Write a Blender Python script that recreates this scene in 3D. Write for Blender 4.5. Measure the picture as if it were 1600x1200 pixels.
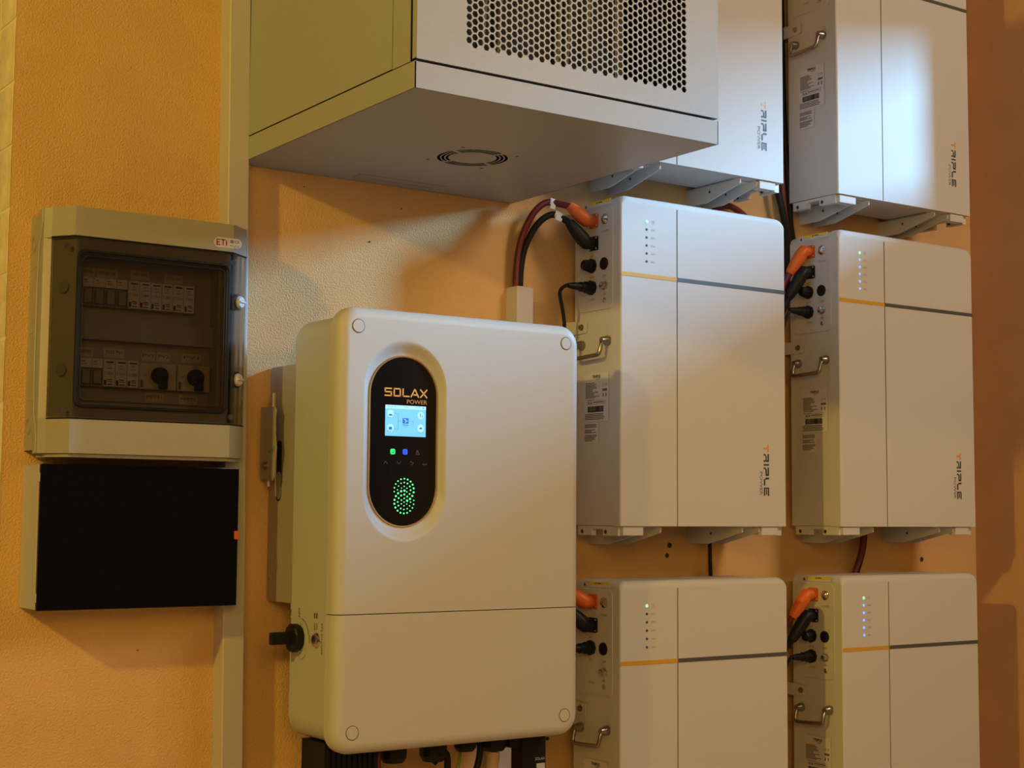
import bpy, bmesh, math, random
from mathutils import Vector, Matrix
random.seed(7)
for o in list(bpy.data.objects): bpy.data.objects.remove(o, do_unlink=True)
scene = bpy.context.scene
COL = scene.collection

# ------------------------------------------------------------------ camera
cd = bpy.data.cameras.new('camera'); cam = bpy.data.objects.new('camera', cd); COL.objects.link(cam)
cd.sensor_width = 36.0; cd.lens = 2404.88 * 36.0 / 1600.0; cd.clip_start = 0.02
RT = Vector((0.8232516, -0.56763258, 0.0070754)); UP = Vector((-0.05363534, -0.06536855, 0.99641869)); FW = Vector((0.56513721, 0.82068277, 0.08425993))
M = Matrix.Identity(4)
for i in range(3):
    M[i][0] = RT[i]; M[i][1] = UP[i]; M[i][2] = -FW[i]
M.translation = Vector((-1.2401, -2.543, 0.0))
cam.matrix_world = M
scene.camera = cam

# ------------------------------------------------------------------ world, lights, exposure
w = bpy.data.worlds.new('room_ambient'); scene.world = w; w.use_nodes = True
bg = w.node_tree.nodes['Background']; bg.inputs[0].default_value = (1.0, 0.64, 0.34, 1); bg.inputs[1].default_value = 0.07

def add_light(name, kind, loc, energy, color, aim=None, **kw):
    l = bpy.data.lights.new(name, kind); l.energy = energy; l.color = color
    for k, v in kw.items(): setattr(l, k, v)
    o = bpy.data.objects.new(name, l); COL.objects.link(o); o.location = loc
    if aim is not None:
        o.rotation_euler = (Vector(aim) - Vector(loc)).to_track_quat('-Z', 'Y').to_euler()
    return o
# warm lamp on the left, cool light that falls in through the opening of the right wall, two added unseen fills for soft warm light
add_light('warm_lamp', 'POINT', (-2.75, -1.4, 1.4), 160, (1.0, 0.68, 0.11), shadow_soft_size=0.055)
add_light('cool_window_light', 'AREA', (6.0, -2.45, 2.52), 1080, (0.27, 0.62, 1.0), aim=(0.7, -0.2, 0.4), shape='RECTANGLE', size=0.42, size_y=1.25)
add_light('fill_light_left', 'AREA', (-1.7, -3.5, 0.8), 36, (1.0, 0.56, 0.12), aim=(0.2, 0, 0), shape='RECTANGLE', size=1.6, size_y=1.0)
add_light('fill_light_right', 'AREA', (1.75, -2.7, 1.75), 46, (1.0, 0.78, 0.56), aim=(0.9, 0, 0), shape='RECTANGLE', size=1.0, size_y=0.9)

vs = scene.view_settings
vs.view_transform = 'Standard'; vs.look = 'None'; vs.gamma = 1.0; vs.exposure = 0.0; vs.use_curve_mapping = False
scene.display_settings.display_device = 'sRGB'

# ------------------------------------------------------------------ materials
MATS = {}
def lin(c):
    return tuple((x/12.92 if x <= 0.04045 else ((x+0.055)/1.055)**2.4) for x in c)
def mat(name, col, rough=0.5, metal=0.0, bump=0.0, bscale=400.0, vary=0.0, vscale=30.0, emit=None, estr=0.0, spec=0.5, coat=0.0, detail=2.0):
    if name in MATS: return MATS[name]
    m = bpy.data.materials.new(name); m.use_nodes = True
    nt = m.node_tree; b = nt.nodes['Principled BSDF']
    b.inputs['Base Color'].default_value = (*col, 1); b.inputs['Roughness'].default_value = rough; b.inputs['Metallic'].default_value = metal
    b.inputs['Specular IOR Level'].default_value = spec
    if coat: b.inputs['Coat Weight'].default_value = coat; b.inputs['Coat Roughness'].default_value = 0.05
    if emit: b.inputs['Emission Color'].default_value = (*emit, 1); b.inputs['Emission Strength'].default_value = estr
    if bump or vary:
        tc = nt.nodes.new('ShaderNodeTexCoord')
    if vary:
        n = nt.nodes.new('ShaderNodeTexNoise'); n.inputs['Scale'].default_value = vscale; n.inputs['Detail'].default_value = 4
        nt.links.new(tc.outputs['Object'], n.inputs['Vector'])
        r = nt.nodes.new('ShaderNodeValToRGB')
        r.color_ramp.elements[0].position = 0.3; r.color_ramp.elements[1].position = 0.7
        r.color_ramp.elements[0].color = (*[x*(1-vary) for x in col], 1); r.color_ramp.elements[1].color = (*[min(1, x*(1+vary)) for x in col], 1)
        nt.links.new(n.outputs['Fac'], r.inputs['Fac']); nt.links.new(r.outputs['Color'], b.inputs['Base Color'])
    if bump:
        n = nt.nodes.new('ShaderNodeTexNoise'); n.inputs['Scale'].default_value = bscale; n.inputs['Detail'].default_value = detail
        nt.links.new(tc.outputs['Object'], n.inputs['Vector'])
        bp = nt.nodes.new('ShaderNodeBump'); bp.inputs['Strength'].default_value = 1.0; bp.inputs['Distance'].default_value = bump
        nt.links.new(n.outputs['Fac'], bp.inputs['Height']); nt.links.new(bp.outputs['Normal'], b.inputs['Normal'])
    MATS[name] = m
    return m
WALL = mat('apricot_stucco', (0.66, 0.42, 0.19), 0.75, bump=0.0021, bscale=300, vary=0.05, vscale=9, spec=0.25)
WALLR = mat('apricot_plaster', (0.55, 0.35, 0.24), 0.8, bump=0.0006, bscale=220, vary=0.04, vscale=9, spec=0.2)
WHITE = mat('white_powder_coat', (0.555, 0.56, 0.55), 0.62, bump=0.00010, bscale=1100, vary=0.02, vscale=500, spec=0.15)
SHELL = mat('white_side_coat', (0.55, 0.55, 0.53), 0.42, bump=0.00010, bscale=1100)
INVW = mat('inverter_white', (0.49, 0.485, 0.46), 0.52, bump=0.00010, bscale=1100, vary=0.02, vscale=500)
INVS = mat('inverter_side_grey', (0.44, 0.45, 0.43), 0.45, bump=0.00010, bscale=1100)
STEEL = mat('galvanised_steel', (0.40, 0.37, 0.35), 0.5, 0.35, vary=0.05, vscale=60)
RACK = mat('rack_grey_paint', (0.325, 0.345, 0.355), 0.42, bump=0.00008, bscale=900, vary=0.02, vscale=200)
RACKIN = mat('inside_shade_black', (0.012, 0.012, 0.012), 0.7)  # near-black paints in the shade of the cabinet inside and the grip slot
BRKT = mat('bracket_grey_paint', (0.58, 0.59, 0.57), 0.5)
TRUNK = mat('trunking_plastic', (0.49, 0.47, 0.48), 0.45)
ETI = mat('enclosure_plastic', (0.335, 0.32, 0.275), 0.33, vary=0.02, vscale=60)
MODW = mat('module_white', (0.62, 0.61, 0.62), 0.5)
BOSS = mat('dark_boss', (0.10, 0.09, 0.07), 0.5)
MODG = mat('module_grey', (0.27, 0.26, 0.24), 0.5)
PAPER = mat('sticker_paper', (0.60, 0.60, 0.60), 0.6)
FLAG = mat('flag_paper', (0.70, 0.70, 0.70), 0.6)
PAPERG = mat('sticker_grey', (0.50, 0.50, 0.52), 0.6)
TAPE = mat('label_tape', (0.50, 0.45, 0.36), 0.6)
INK = mat('black_ink', (0.03, 0.03, 0.035), 0.6)
INKG = mat('grey_ink', (0.11, 0.11, 0.11), 0.6)
INKO = mat('orange_ink', (0.62, 0.32, 0.09), 0.5)
INKT = mat('tan_ink', (0.52, 0.36, 0.26), 0.6)
PURPLE = mat('plum_ink', (0.17, 0.02, 0.10), 0.5)
PINK = mat('pink_sticker', (0.62, 0.48, 0.52), 0.5)
STRIPO = mat('amber_stripe', (0.60, 0.33, 0.03), 0.4)
STRIPD = mat('slate_stripe', (0.075, 0.08, 0.085), 0.4)
DARK = mat('dark_gap', (0.03, 0.03, 0.03), 0.8)
YEL = mat('yellow_sticker', (0.68, 0.58, 0.06), 0.5)
ORG = mat('orange_plug', (0.62, 0.115, 0.012), 0.45, bump=0.0002, bscale=300)
BLK = mat('black_plastic', (0.008, 0.009, 0.011), 0.45, spec=0.25)
BLKR = mat('black_rubber', (0.008, 0.008, 0.008), 0.55, spec=0.25)
REDC = mat('dark_red_cable', (0.13, 0.012, 0.014), 0.42)
CHROME = mat('stainless_steel', (0.33, 0.30, 0.27), 0.3, 1.0)
NICKEL = mat('nickel_button', (0.62, 0.58, 0.54), 0.2, 1.0)
GLOSS = mat('black_gloss_door', (0.004, 0.0035, 0.004), 0.07, spec=0.3)
GLASSB = mat('display_black', (0.006, 0.006, 0.007), 0.12, spec=0.35)
GOLD = mat('gold_rim', (0.55, 0.33, 0.13), 0.35, 0.7)
GOLDT = mat('gold_print', (0.80, 0.42, 0.10), 0.4, emit=(0.8, 0.42, 0.1), estr=0.10)
SCREEN = mat('lit_screen', (0.1, 0.3, 0.5), 0.3, emit=(0.16, 0.52, 0.86), estr=1.0)
SCRW = mat('lit_screen_white', (0.2, 0.4, 0.6), 0.3, emit=(0.36, 0.72, 0.95), estr=1.0)
SCRB = mat('lit_screen_blue', (0.02, 0.1, 0.4), 0.3, emit=(0.02, 0.12, 0.50), estr=1.0)
SCRD = mat('lit_screen_dim', (0.05, 0.2, 0.4), 0.3, emit=(0.06, 0.25, 0.48), estr=1.0)
LEDG = mat('green_indicator', (0.1, 0.8, 0.4), 0.3, emit=(0.10, 1.0, 0.30), estr=1.3)
LEDGW = mat('green_led', (0.1, 0.8, 0.4), 0.3, emit=(0.25, 1.0, 0.55), estr=1.3)
LEDB = mat('blue_led', (0.05, 0.2, 0.9), 0.3, emit=(0.10, 0.28, 1.0), estr=2.2)
BLUEI = mat('blue_indicator', (0.02, 0.1, 0.8), 0.3, emit=(0.01, 0.10, 1.0), estr=1.0)
GRNI = mat('green_icon', (0.02, 0.6, 0.15), 0.3, emit=(0.02, 0.85, 0.18), estr=1.0)
DIM = mat('unlit_icon', (0.10, 0.09, 0.085), 0.5)
STONE = mat('stone_tile', (0.82, 0.70, 0.46), 0.55, bump=0.002, bscale=60, vary=0.16, vscale=22)
GROUT = mat('tile_grout', (0.88, 0.80, 0.60), 0.8)
FLOOR = mat('floor_screed', (0.55, 0.45, 0.36), 0.7, vary=0.1, vscale=5)
GRNY = mat('green_yellow_wire', (0.28, 0.40, 0.10), 0.5)
TANC = mat('beige_cable', (0.50, 0.38, 0.26), 0.5)
# tinted window
TINT = bpy.data.materials.new('smoked_plastic'); TINT.use_nodes = True
nt = TINT.node_tree; nt.nodes.clear()
out = nt.nodes.new('ShaderNodeOutputMaterial'); tr = nt.nodes.new('ShaderNodeBsdfTransparent'); tr.inputs[0].default_value = (0.70, 0.67, 0.64, 1)
gl = nt.nodes.new('ShaderNodeBsdfGlossy'); gl.inputs['Roughness'].default_value = 0.12; gl.inputs[0].default_value = (0.9, 0.9, 0.9, 1)
fr = nt.nodes.new('ShaderNodeFresnel'); fr.inputs[0].default_value = 1.45; mx = nt.nodes.new('ShaderNodeMixShader')
nt.links.new(fr.outputs[0], mx.inputs[0]); nt.links.new(tr.outputs[0], mx.inputs[1]); nt.links.new(gl.outputs[0], mx.inputs[2]); nt.links.new(mx.outputs[0], out.inputs[0])

# ------------------------------------------------------------------ helpers
class Frame:
    def __init__(s, o, u, v):
        s.o = Vector(o); s.u = Vector(u); s.v = Vector(v); s.w = s.u.cross(s.v)
    def __call__(s, a, b, c=0.0):
        return s.o + s.u*a + s.v*b + s.w*c
def FRONT(x=0, y=0, z=0): return Frame((x, y, z), (1, 0, 0), (0, 0, 1))       # faces -y
def SIDE(x=0, y=0, z=0): return Frame((x, y, z), (0, -1, 0), (0, 0, 1))       # faces -x
def DOWN(x=0, y=0, z=0): return Frame((x, y, z), (1, 0, 0), (0, -1, 0))       # faces -z

_txt = {}
def text_geo(s):
    if s in _txt: return _txt[s]
    c = bpy.data.curves.new('t', 'FONT'); c.body = s; c.size = 1.0; c.resolution_u = 3; c.fill_mode = 'FRONT'
    o = bpy.data.objects.new('t', c); COL.objects.link(o)
    bpy.context.view_layer.update()
    me = o.evaluated_get(bpy.context.evaluated_depsgraph_get()).to_mesh()
    v = [(p.co.x, p.co.y) for p in me.vertices]; f = [tuple(p.vertices) for p in me.polygons]
    o.evaluated_get(bpy.context.evaluated_depsgraph_get()).to_mesh_clear()
    bpy.data.objects.remove(o, do_unlink=True); bpy.data.curves.remove(c)
    x0 = min(a for a, b in v); x1 = max(a for a, b in v); y0 = min(b for a, b in v); y1 = max(b for a, b in v)
    v = [((a-x0)/(x1-x0), (b-y0)/(y1-y0)) for a, b in v]
    _txt[s] = (v, f)
    return _txt[s]

class MB:
    def __init__(s): s.v = []; s.f = []
    def add(s, vs, fs):
        n = len(s.v); s.v += [tuple(x) for x in vs]; s.f += [tuple(i+n for i in f) for f in fs]; return s
    def box(s, x0, x1, y0, y1, z0, z1):
        vs = [(x, y, z) for x in (x0, x1) for y in (y0, y1) for z in (z0, z1)]
        return s.add(vs, [(0, 1, 3, 2), (4, 6, 7, 5), (0, 4, 5, 1), (2, 3, 7, 6), (0, 2, 6, 4), (1, 5, 7, 3)])
    def rbox(s, x0, x1, y0, y1, z0, z1, r=0.003, seg=2):
        bm = bmesh.new(); bmesh.ops.create_cube(bm, size=1)
        for v in bm.verts: v.co = Vector(((x0+x1)/2+v.co.x*(x1-x0), (y0+y1)/2+v.co.y*(y1-y0), (z0+z1)/2+v.co.z*(z1-z0)))
        bmesh.ops.bevel(bm, geom=list(bm.edges), offset=r, segments=seg, profile=0.5, affect='EDGES')
        bm.verts.index_update(); vs = [v.co.copy() for v in bm.verts]; fs = [[v.index for v in f.verts] for f in bm.faces]; bm.free()
        return s.add(vs, fs)
    def prism(s, pts, ext):
        ext = Vector(ext); n = len(pts); a = [Vector(p) for p in pts]
        return s.add(a+[p+ext for p in a], [tuple(range(n))[::-1], tuple(range(n, 2*n))] + [(i, (i+1) % n, n+(i+1) % n, n+i) for i in range(n)])
    def plate(s, F, poly, t=0.0004, base=0.0):     # 2D polygon laid on a frame
        return s.prism([F(a, b, base) for a, b in poly], F.w*t)
    def rect(s, F, a0, a1, b0, b1, t=0.0004, base=0.0):
        return s.plate(F, [(a0, b0), (a1, b0), (a1, b1), (a0, b1)], t, base)
    def disc(s, F, a, b, r, t=0.0004, base=0.0, n=16):
        return s.plate(F, [(a+r*math.cos(2*math.pi*i/n), b+r*math.sin(2*math.pi*i/n)) for i in range(n)], t, base)
    def ring(s, F, a, b, r0, r1, t=0.0004, base=0.0, n=32):
        vs = []; fs = []
        for i in range(n):
            c, d = math.cos(2*math.pi*i/n), math.sin(2*math.pi*i/n)
            vs += [F(a+r0*c, b+r0*d, base), F(a+r1*c, b+r1*d, base), F(a+r1*c, b+r1*d, base+t), F(a+r0*c, b+r0*d, base+t)]
        for i in range(n):
            j = (i+1) % n
            for k in range(4): fs.append((4*i+k, 4*i+(k+1) % 4, 4*j+(k+1) % 4, 4*j+k))
        return s.add(vs, fs)
    def text(s, F, st, a, b, wd, ht, base=0.0004):
        v, f = text_geo(st)
        return s.add([F(a+x*wd, b+y*ht, base) for x, y in v], f)
    def line(s, F, p, q, wd, t=0.0004, base=0.0):
        p = Vector(p); q = Vector(q); d = (q-p).normalized(); n = Vector((-d.y, d.x))*wd/2
        return s.plate(F, [tuple(p-n), tuple(q-n), tuple(q+n), tuple(p+n)], t, base)
    def lathe(s, p, d, prof, n=20):       # prof: list of (distance along d, radius)
        d = Vector(d).normalized(); a = d.orthogonal().normalized(); b = d.cross(a); vs = []; fs = []
        for t, r in prof:
            for i in range(n):
                an = 2*math.pi*i/n; vs.append(Vector(p)+d*t+(a*math.cos(an)+b*math.sin(an))*r)
        for k in range(len(prof)-1):
            for i in range(n):
                j = (i+1) % n; fs.append((k*n+i, k*n+j, (k+1)*n+j, (k+1)*n+i))
        fs.append(tuple(range(n))[::-1]); fs.append(tuple(range((len(prof)-1)*n, len(prof)*n)))
        return s.add(vs, fs)
    def tube(s, path, r, n=10, closed=False, smooth=0):
        P = [Vector(p) for p in path]
        for _ in range(smooth):
            Q = [P[0]] if not closed else []
            m = len(P)
            for i in range(m-1 if not closed else m):
                a, b = P[i], P[(i+1) % m]; Q += [a*0.75+b*0.25, a*0.25+b*0.75]
            if not closed: Q.append(P[-1])
            P = Q
        R = r if isinstance(r, (list, tuple)) else None
        m = len(P); vs = []; fs = []; up = None
        for i in range(m):
            if closed: t = (P[(i+1) % m]-P[i-1]).normalized()
            else: t = (P[min(i+1, m-1)]-P[max(i-1, 0)]).normalized()
            if up is None: up = t.orthogonal().normalized()
            up = (up - t*up.dot(t)).normalized(); sd = t.cross(up)
            if R: x = i/(m-1)*(len(R)-1); k = min(int(x), len(R)-2); rr = R[k]+(R[k+1]-R[k])*(x-k)
            else: rr = r
            for j in range(n):
                an = 2*math.pi*j/n; vs.append(P[i]+(up*math.cos(an)+sd*math.sin(an))*rr)
        for i in range(m if closed else m-1):
            for j in range(n):
                k = (j+1) % n; i2 = (i+1) % m
                fs.append((i*n+j, i*n+k, i2*n+k, i2*n+j))
        if not closed: fs += [tuple(range(n))[::-1], tuple(range((m-1)*n, m*n))]
        return s.add(vs, fs)

LOC = {}
PRINT = {'charge_labels', 'logo_lettering', 'logo_subtitle', 'panel_lettering', 'warning_print', 'label_print', 'bar_code', 'grip_dots', 'maker_name', 'maker_subtitle', 'screen_bright', 'screen_icons', 'screen_lines', 'screen_symbol', 'icon_marks', 'touch_symbols', 'dot_pattern', 'side_lettering', 'white_mark', 'knockout_line', 'sticker_print', 'tape_print', 'print', 'patch_leads', 'fan_blades'}
def make(name, mb, m, parent=None, origin=None, smooth=35):
    o3 = Vector(origin) if origin is not None else (LOC[parent.name] if parent else Vector((0, 0, 0)))
    me = bpy.data.meshes.new(name)
    me.from_pydata([tuple(Vector(v)-o3) for v in mb.v], [], mb.f); me.update()
    bm = bmesh.new(); bm.from_mesh(me); bmesh.ops.recalc_face_normals(bm, faces=bm.faces); bm.to_mesh(me); bm.free()
    if smooth:
        me.shade_smooth(); me.set_sharp_from_angle(angle=math.radians(smooth))
    me.materials.append(m)
    o = bpy.data.objects.new(name, me); COL.objects.link(o); o.parent = parent
    if smooth:
        wn = o.modifiers.new('weighted_normals', 'WEIGHTED_NORMAL'); wn.keep_sharp = True
    if parent is None: o.location = o3
    elif parent.type == 'MESH': pass
    LOC[o.name] = o3
    if name in PRINT: o['kind'] = 'stuff'
    return o
def thing(name, loc, label, cat, group=None):
    o = bpy.data.objects.new(name, None); COL.objects.link(o); o.location = loc; LOC[o.name] = Vector(loc); o.empty_display_size = 0.05
    tag(o, label, cat, group); return o
def tag(o, label, cat, group=None, kind=None):
    if label: o['label'] = label
    if cat: o['category'] = cat
    if group: o['group'] = group
    if kind: o['kind'] = kind
    return o
def struct(name, mb, m, label, cat, smooth=0):
    o = make(name, mb, m, smooth=smooth); o['kind'] = 'structure'; o['label'] = label; o['category'] = cat; return o
def copy_tree(o, parent=None):
    c = o.copy(); COL.objects.link(c); c.parent = parent
    LOC[c.name] = LOC[o.name].copy()
    for ch in [x for x in bpy.data.objects if x.parent == o]: copy_tree(ch, c)
    return c
def rrect(u0, u1, v0, v1, r, n=8, corners=(1, 1, 1, 1)):
    pts = []
    for k, (cx, cy, a0) in enumerate(((u0, v0, 180), (u1, v0, 270), (u1, v1, 0), (u0, v1, 90))):
        if not corners[k] or r <= 0: pts.append((cx, cy)); continue
        sx = 1 if cx == u0 else -1; sy = 1 if cy == v0 else -1
        ox, oy = cx+sx*r, cy+sy*r
        for i in range(n+1):
            a = math.radians(a0+90*i/n); pts.append((ox+r*math.cos(a), oy+r*math.sin(a)))
    return pts
def pill(cx, cz, hw, hh, n=24):
    pts = []
    for i in range(n+1):
        a = math.pi*i/n; pts.append((cx+hw*math.cos(a), cz+(hh-hw)+hw*math.sin(a)))
    for i in range(n+1):
        a = math.pi+math.pi*i/n; pts.append((cx+hw*math.cos(a), cz-(hh-hw)+hw*math.sin(a)))
    return pts

# ------------------------------------------------------------------ the room
ZB, ZT = -1.5, 2.1
wb = struct('wall_back', MB().box(-0.497, 2.05, 0, 0.35, ZB, ZT), WALL, 'apricot textured plaster wall behind all the equipment', 'wall')
for x, z, r in ((0.9244, -0.0642, 0.006), (0.9172, -0.086, 0.005), (1.7282, -0.1028, 0.006), (0.603, -0.4485, 0.004), (0.0385, 0.6033, 0.0012), (0.248, 0.5874, 0.0014), (0.1786, 0.5148, 0.0018), (-0.2593, -0.2355, 0.0012)):
    make('drill_hole', MB().ring(FRONT(0, 0, 0), x, z, r*0.6, r, 0.001, n=12).disc(FRONT(0, 0, 0), x, z, r*0.7, 0.0004, n=12), DARK, wb, origin=(0, 0, 0))
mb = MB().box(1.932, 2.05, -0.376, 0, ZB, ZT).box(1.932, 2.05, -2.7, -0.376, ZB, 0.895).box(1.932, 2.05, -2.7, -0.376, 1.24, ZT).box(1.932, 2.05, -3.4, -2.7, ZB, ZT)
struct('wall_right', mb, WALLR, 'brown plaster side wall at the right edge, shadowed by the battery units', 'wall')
struct('floor', MB().box(-4.5, 5, -4.5, 0.6, ZB-0.05, ZB), FLOOR, 'floor of the utility room', 'floor')
wl = struct('wall_left', MB().box(-0.4975, -0.497, 0.012, 0.35, ZB, ZT), GROUT, 'tiled reveal round the left end of the apricot wall', 'wall')
z = 0.8216+0.108*6; k = 0
tile_me = None
for c in range(3):
    for i in range(20):
        z0 = 1.255-0.108*(i+1)+0.003; y0 = 0.012+c*0.088
        if tile_me is None:
            t = make('stone_tile', MB().rbox(-0.4981, -0.4960, 0, 0.084, 0, 0.1035, 0.0003, 1), STONE, wl, origin=(0, 0, 0), smooth=30); tile_me = t
        else:
            t = tile_me.copy(); COL.objects.link(t); LOC[t.name] = Vector((0, 0, 0))
        t.location = (0.0008*random.uniform(-1, 1), y0, z0+random.uniform(-0.001, 0.001))

# ------------------------------------------------------------------ battery units
BW, BD, BH = 0.4496, 0.1507, 0.658
ZS = 0.499      # stripe height above the bottom
SP = 0.1467
BX = (0.6455, 1.2599); BY = -0.1807
BZ = (0.7146, -0.0219, -0.787)
def logo(F, name_o, name_d, parent, L=0.1076, H=0.0150, base=0.0):
    sc = L/795.0
    def letter(mb, u0, wd, polys):
        for p in polys: mb.plate(F, [(u0*sc+x*wd*sc, y*H) for x, y in p], 0.0004, base)
    R = lambda a, b, c, d: [(a, b), (c, b), (c, d), (a, d)]
    m1 = MB(); letter(m1, 0, 115, [R(0, .74, 1, 1), R(.36, 0, .64, .74)])
    m2 = MB()
    letter(m2, 145, 125, [R(.0, .74, .82, 1), R(.78, .45, 1, .98), R(.3, .36, .9, .58), R(0, 0, .2, .24), [(.2, .24), (.0, .24), (.2, .5), (.34, .5)], R(.76, 0, 1, .3)])
    letter(m2, 300, 26, [R(0, 0, 1, 1)])
    letter(m2, 355, 130, [R(0, .74, .85, 1), R(.78, .34, 1, .98), R(.25, .34, .9, .58), R(0, 0, .2, .26), [(0, .26), (.2, .26), (.34, .58), (.2, .58)]])
    letter(m2, 510, 125, [R(0, .40, .24, 1), [(.24, .40), (.0, .40), (.18, .26), (.35, .26)], R(.2, 0, 1, .27)])
    letter(m2, 665, 130, [R(0, .76, 1, 1), R(.2, .40, .85, .60), R(0, 0, 1, .24), R(0, .24, .16, .76)])
    make(name_o, m1, INKO, parent, smooth=0); make(name_d, m2, INK, parent, smooth=0)

def make_battery(origin):
    root = thing('battery_unit', origin, 'x', 'battery', 'white wall-mounted battery units')
    ox, oy, oz = origin
    # front cover with the open joint between its two panels
    zt = ZS+0.1434; g = 0.0016; r = 0.02
    out_ = []                              # (x, z, nx, nz, edge radius)
    out_.append((ox, oz, -1, 0, 0.004)); out_.append((ox+BW, oz, 1, 0, 0.004))
    for i in range(9):
        a = math.radians(90*i/8); c, s_ = math.cos(a), math.sin(a); out_.append((ox+BW-r+r*c, oz+BH-r+r*s_, c, s_, 0.004+0.010*s_))
    for i in range(9):
        a = math.radians(90+90*i/8); c, s_ = math.cos(a), math.sin(a); out_.append((ox+r+r*c, oz+BH-r+r*s_, c, s_, 0.004+0.010*s_))
    bm = bmesh.new(); loops = [[bm.verts.new((x, oy+0.030, zz)) for x, zz, _, _, _ in out_]]
    for k in range(7):
        an = math.radians(90*k/6); ci, si = 1-math.cos(an), 1-math.sin(an)
        loops.append([bm.verts.new((x-nx*rr*ci, oy+rr*si, zz-nz*rr*ci)) for x, zz, nx, nz, rr in out_])
    n = len(out_)
    for A, B in zip(loops, loops[1:]):
        for i in range(n): bm.faces.new((A[i], A[(i+1) % n], B[(i+1) % n], B[i]))
    slot = [(ox+SP-g, oz+0.0006), (ox+SP+g, oz+0.0006), (ox+SP+g, oz+zt), (ox+SP-g, oz+zt)]
    sa = [bm.verts.new((x, oy, zz)) for x, zz in slot]; sb_ = [bm.verts.new((x, oy+0.004, zz)) for x, zz in slot]
    for i in range(4): bm.faces.new((sa[i], sa[(i+1) % 4], sb_[(i+1) % 4], sb_[i]))
    ed = [bm.edges.get((loops[-1][i], loops[-1][(i+1) % n])) for i in range(n)]+[bm.edges.get((sa[i], sa[(i+1) % 4])) for i in range(4)]
    bmesh.ops.triangle_fill(bm, edges=ed, use_beauty=True, use_dissolve=False, normal=(0, -1, 0))
    bm.verts.index_update(); m = MB().add([v.co.copy() for v in bm.verts], [[v.index for v in f.verts] for f in bm.faces]); bm.free()
    make('front_cover', m, WHITE, root, smooth=40)
    F0 = FRONT(0, 0, 0)
    body = [(x, oy+0.004, zz) for x, zz in rrect(ox+0.0012, ox+BW-0.0012, oz+0.001, oz+BH-0.0012, r, 8, (0, 0, 1, 1))]
    body = [(x, y+0.014, zz) for x, y, zz in body]
    make('body', MB().prism(body, (0, BD-0.018, 0)), SHELL, root, smooth=40)
    make('panel_joint', MB().box(ox+SP-g, ox+SP+g, oy+0.0035, oy+0.0045, oz+0.001, oz+zt), DARK, root, smooth=0)
    # stripes
    F = FRONT(ox, oy, oz+ZS)
    make('amber_stripe', MB().rect(F, 0.0012, SP-g, -0.0040, 0.0040, 0.0008), STRIPO, root, smooth=0)
    make('slate_stripe', MB().rect(F, SP+g, BW-0.0012, -0.0040, 0.0040, 0.0008), STRIPD, root, smooth=0)
    # status lights + percentages
    for k in range(6):
        zz = 0.1102 if k == 0 else 0.0944-0.0162*(k-1)
        make('status_light', MB().lathe(F(0.0668, zz, 0), F.w, [(0, 0.0030 if k == 0 else 0.0026), (0.0006, 0.0030 if k == 0 else 0.0026), (0.0010, 0.0012)], 12), LEDGW if k == 0 else INK, root)
    tm = MB()
    for k, st in enumerate(('100%', '80%', '60%', '40%', '20%')): tm.text(F, st, 0.0780, 0.0944-0.0162*k-0.0022, 0.0115, 0.0040)
    tm.ring(F, 0.0835, 0.1102, 0.0030, 0.0038, 0.0003, n=16).rect(F, 0.0831, 0.0839, 0.109, 0.1125, 0.0003)
    make('charge_labels', tm, INKT, root, smooth=0)
    FL = Frame((ox+0.3838, oy, oz+ZS-0.3277), (0, 0, -1), (1, 0, 0))
    logo(FL, 'logo_letter', 'logo_lettering', root)
    FP = Frame((ox+0.3724, oy, oz+ZS-0.3847), (0, 0, -1), (1, 0, 0))
    make('logo_subtitle', MB().text(FP, 'POWER', 0, 0, 0.0495, 0.0078), INKG, root, smooth=0)
    # left side: control field
    S = Frame((ox, oy, oz+ZS), (0, -1, 0), (0, 0, 1))
    def sp(dy, dz): return (-dy, dz)
    fr_ = rrect(-0.1345, -0.0245, -0.0657, 0.1400, 0.012, 6)
    m = MB(); m.tube([S(a, b, 0.0) for a, b in fr_], 0.0016, 6, closed=True)
    make('panel_rim', m, SHELL, root)
    m = MB(); m.plate(S, rrect(-0.1335, -0.0255, -0.0647, 0.1390, 0.011, 6), 0.0006)
    make('connector_panel', m, SHELL, root, smooth=0)
    m = MB().lathe(S(-0.049, 0.1158, 0), S.w, [(0, 0.0105), (0.003, 0.0105), (0.004, 0.0085), (0.0055, 0.0075), (0.0075, 0.004), (0.008, 0.001)], 24)
    make('power_button', m, NICKEL, root)
    tm = MB().text(S, 'POWER', -0.0605, 0.0885, 0.023, 0.0050, 0.0008).text(S, 'BAT', -0.0985, 0.0428, 0.012, 0.0048, 0.0008).text(S, 'BMS', -0.0985, -0.0008, 0.014, 0.0046, 0.0008).text(S, 'DIP', -0.0565, -0.0020, 0.012, 0.0046, 0.0008).text(S, 'COM2', -0.099, -0.0455, 0.018, 0.0046, 0.0008)
    tm.rect(S, -0.0555, -0.0455, -0.0365, -0.0355, 0.0003, 0.0006).rect(S, -0.0540, -0.0470, -0.0385, -0.0377, 0.0003, 0.0006).rect(S, -0.0510, -0.0500, -0.0360, -0.0320, 0.0003, 0.0006)
    make('panel_lettering', tm, INKG, root, smooth=0)
    m = MB().lathe(S(-0.0907, 0.0250, 0), S.w, [(0, 0.0150), (0.006, 0.0150), (0.0062, 0.0125), (0.020, 0.0115), (0.024, 0.010), (0.026, 0.006)], 8)
    make('blanking_gland', m, BLK, root, smooth=20)
    m = MB().lathe(S(-0.0515, 0.0252, 0), S.w, [(0, 0.0125), (0.003, 0.0125), (0.0042, 0.011), (0.0042, 0.0085), (0.0034, 0.008)], 24)
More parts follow.
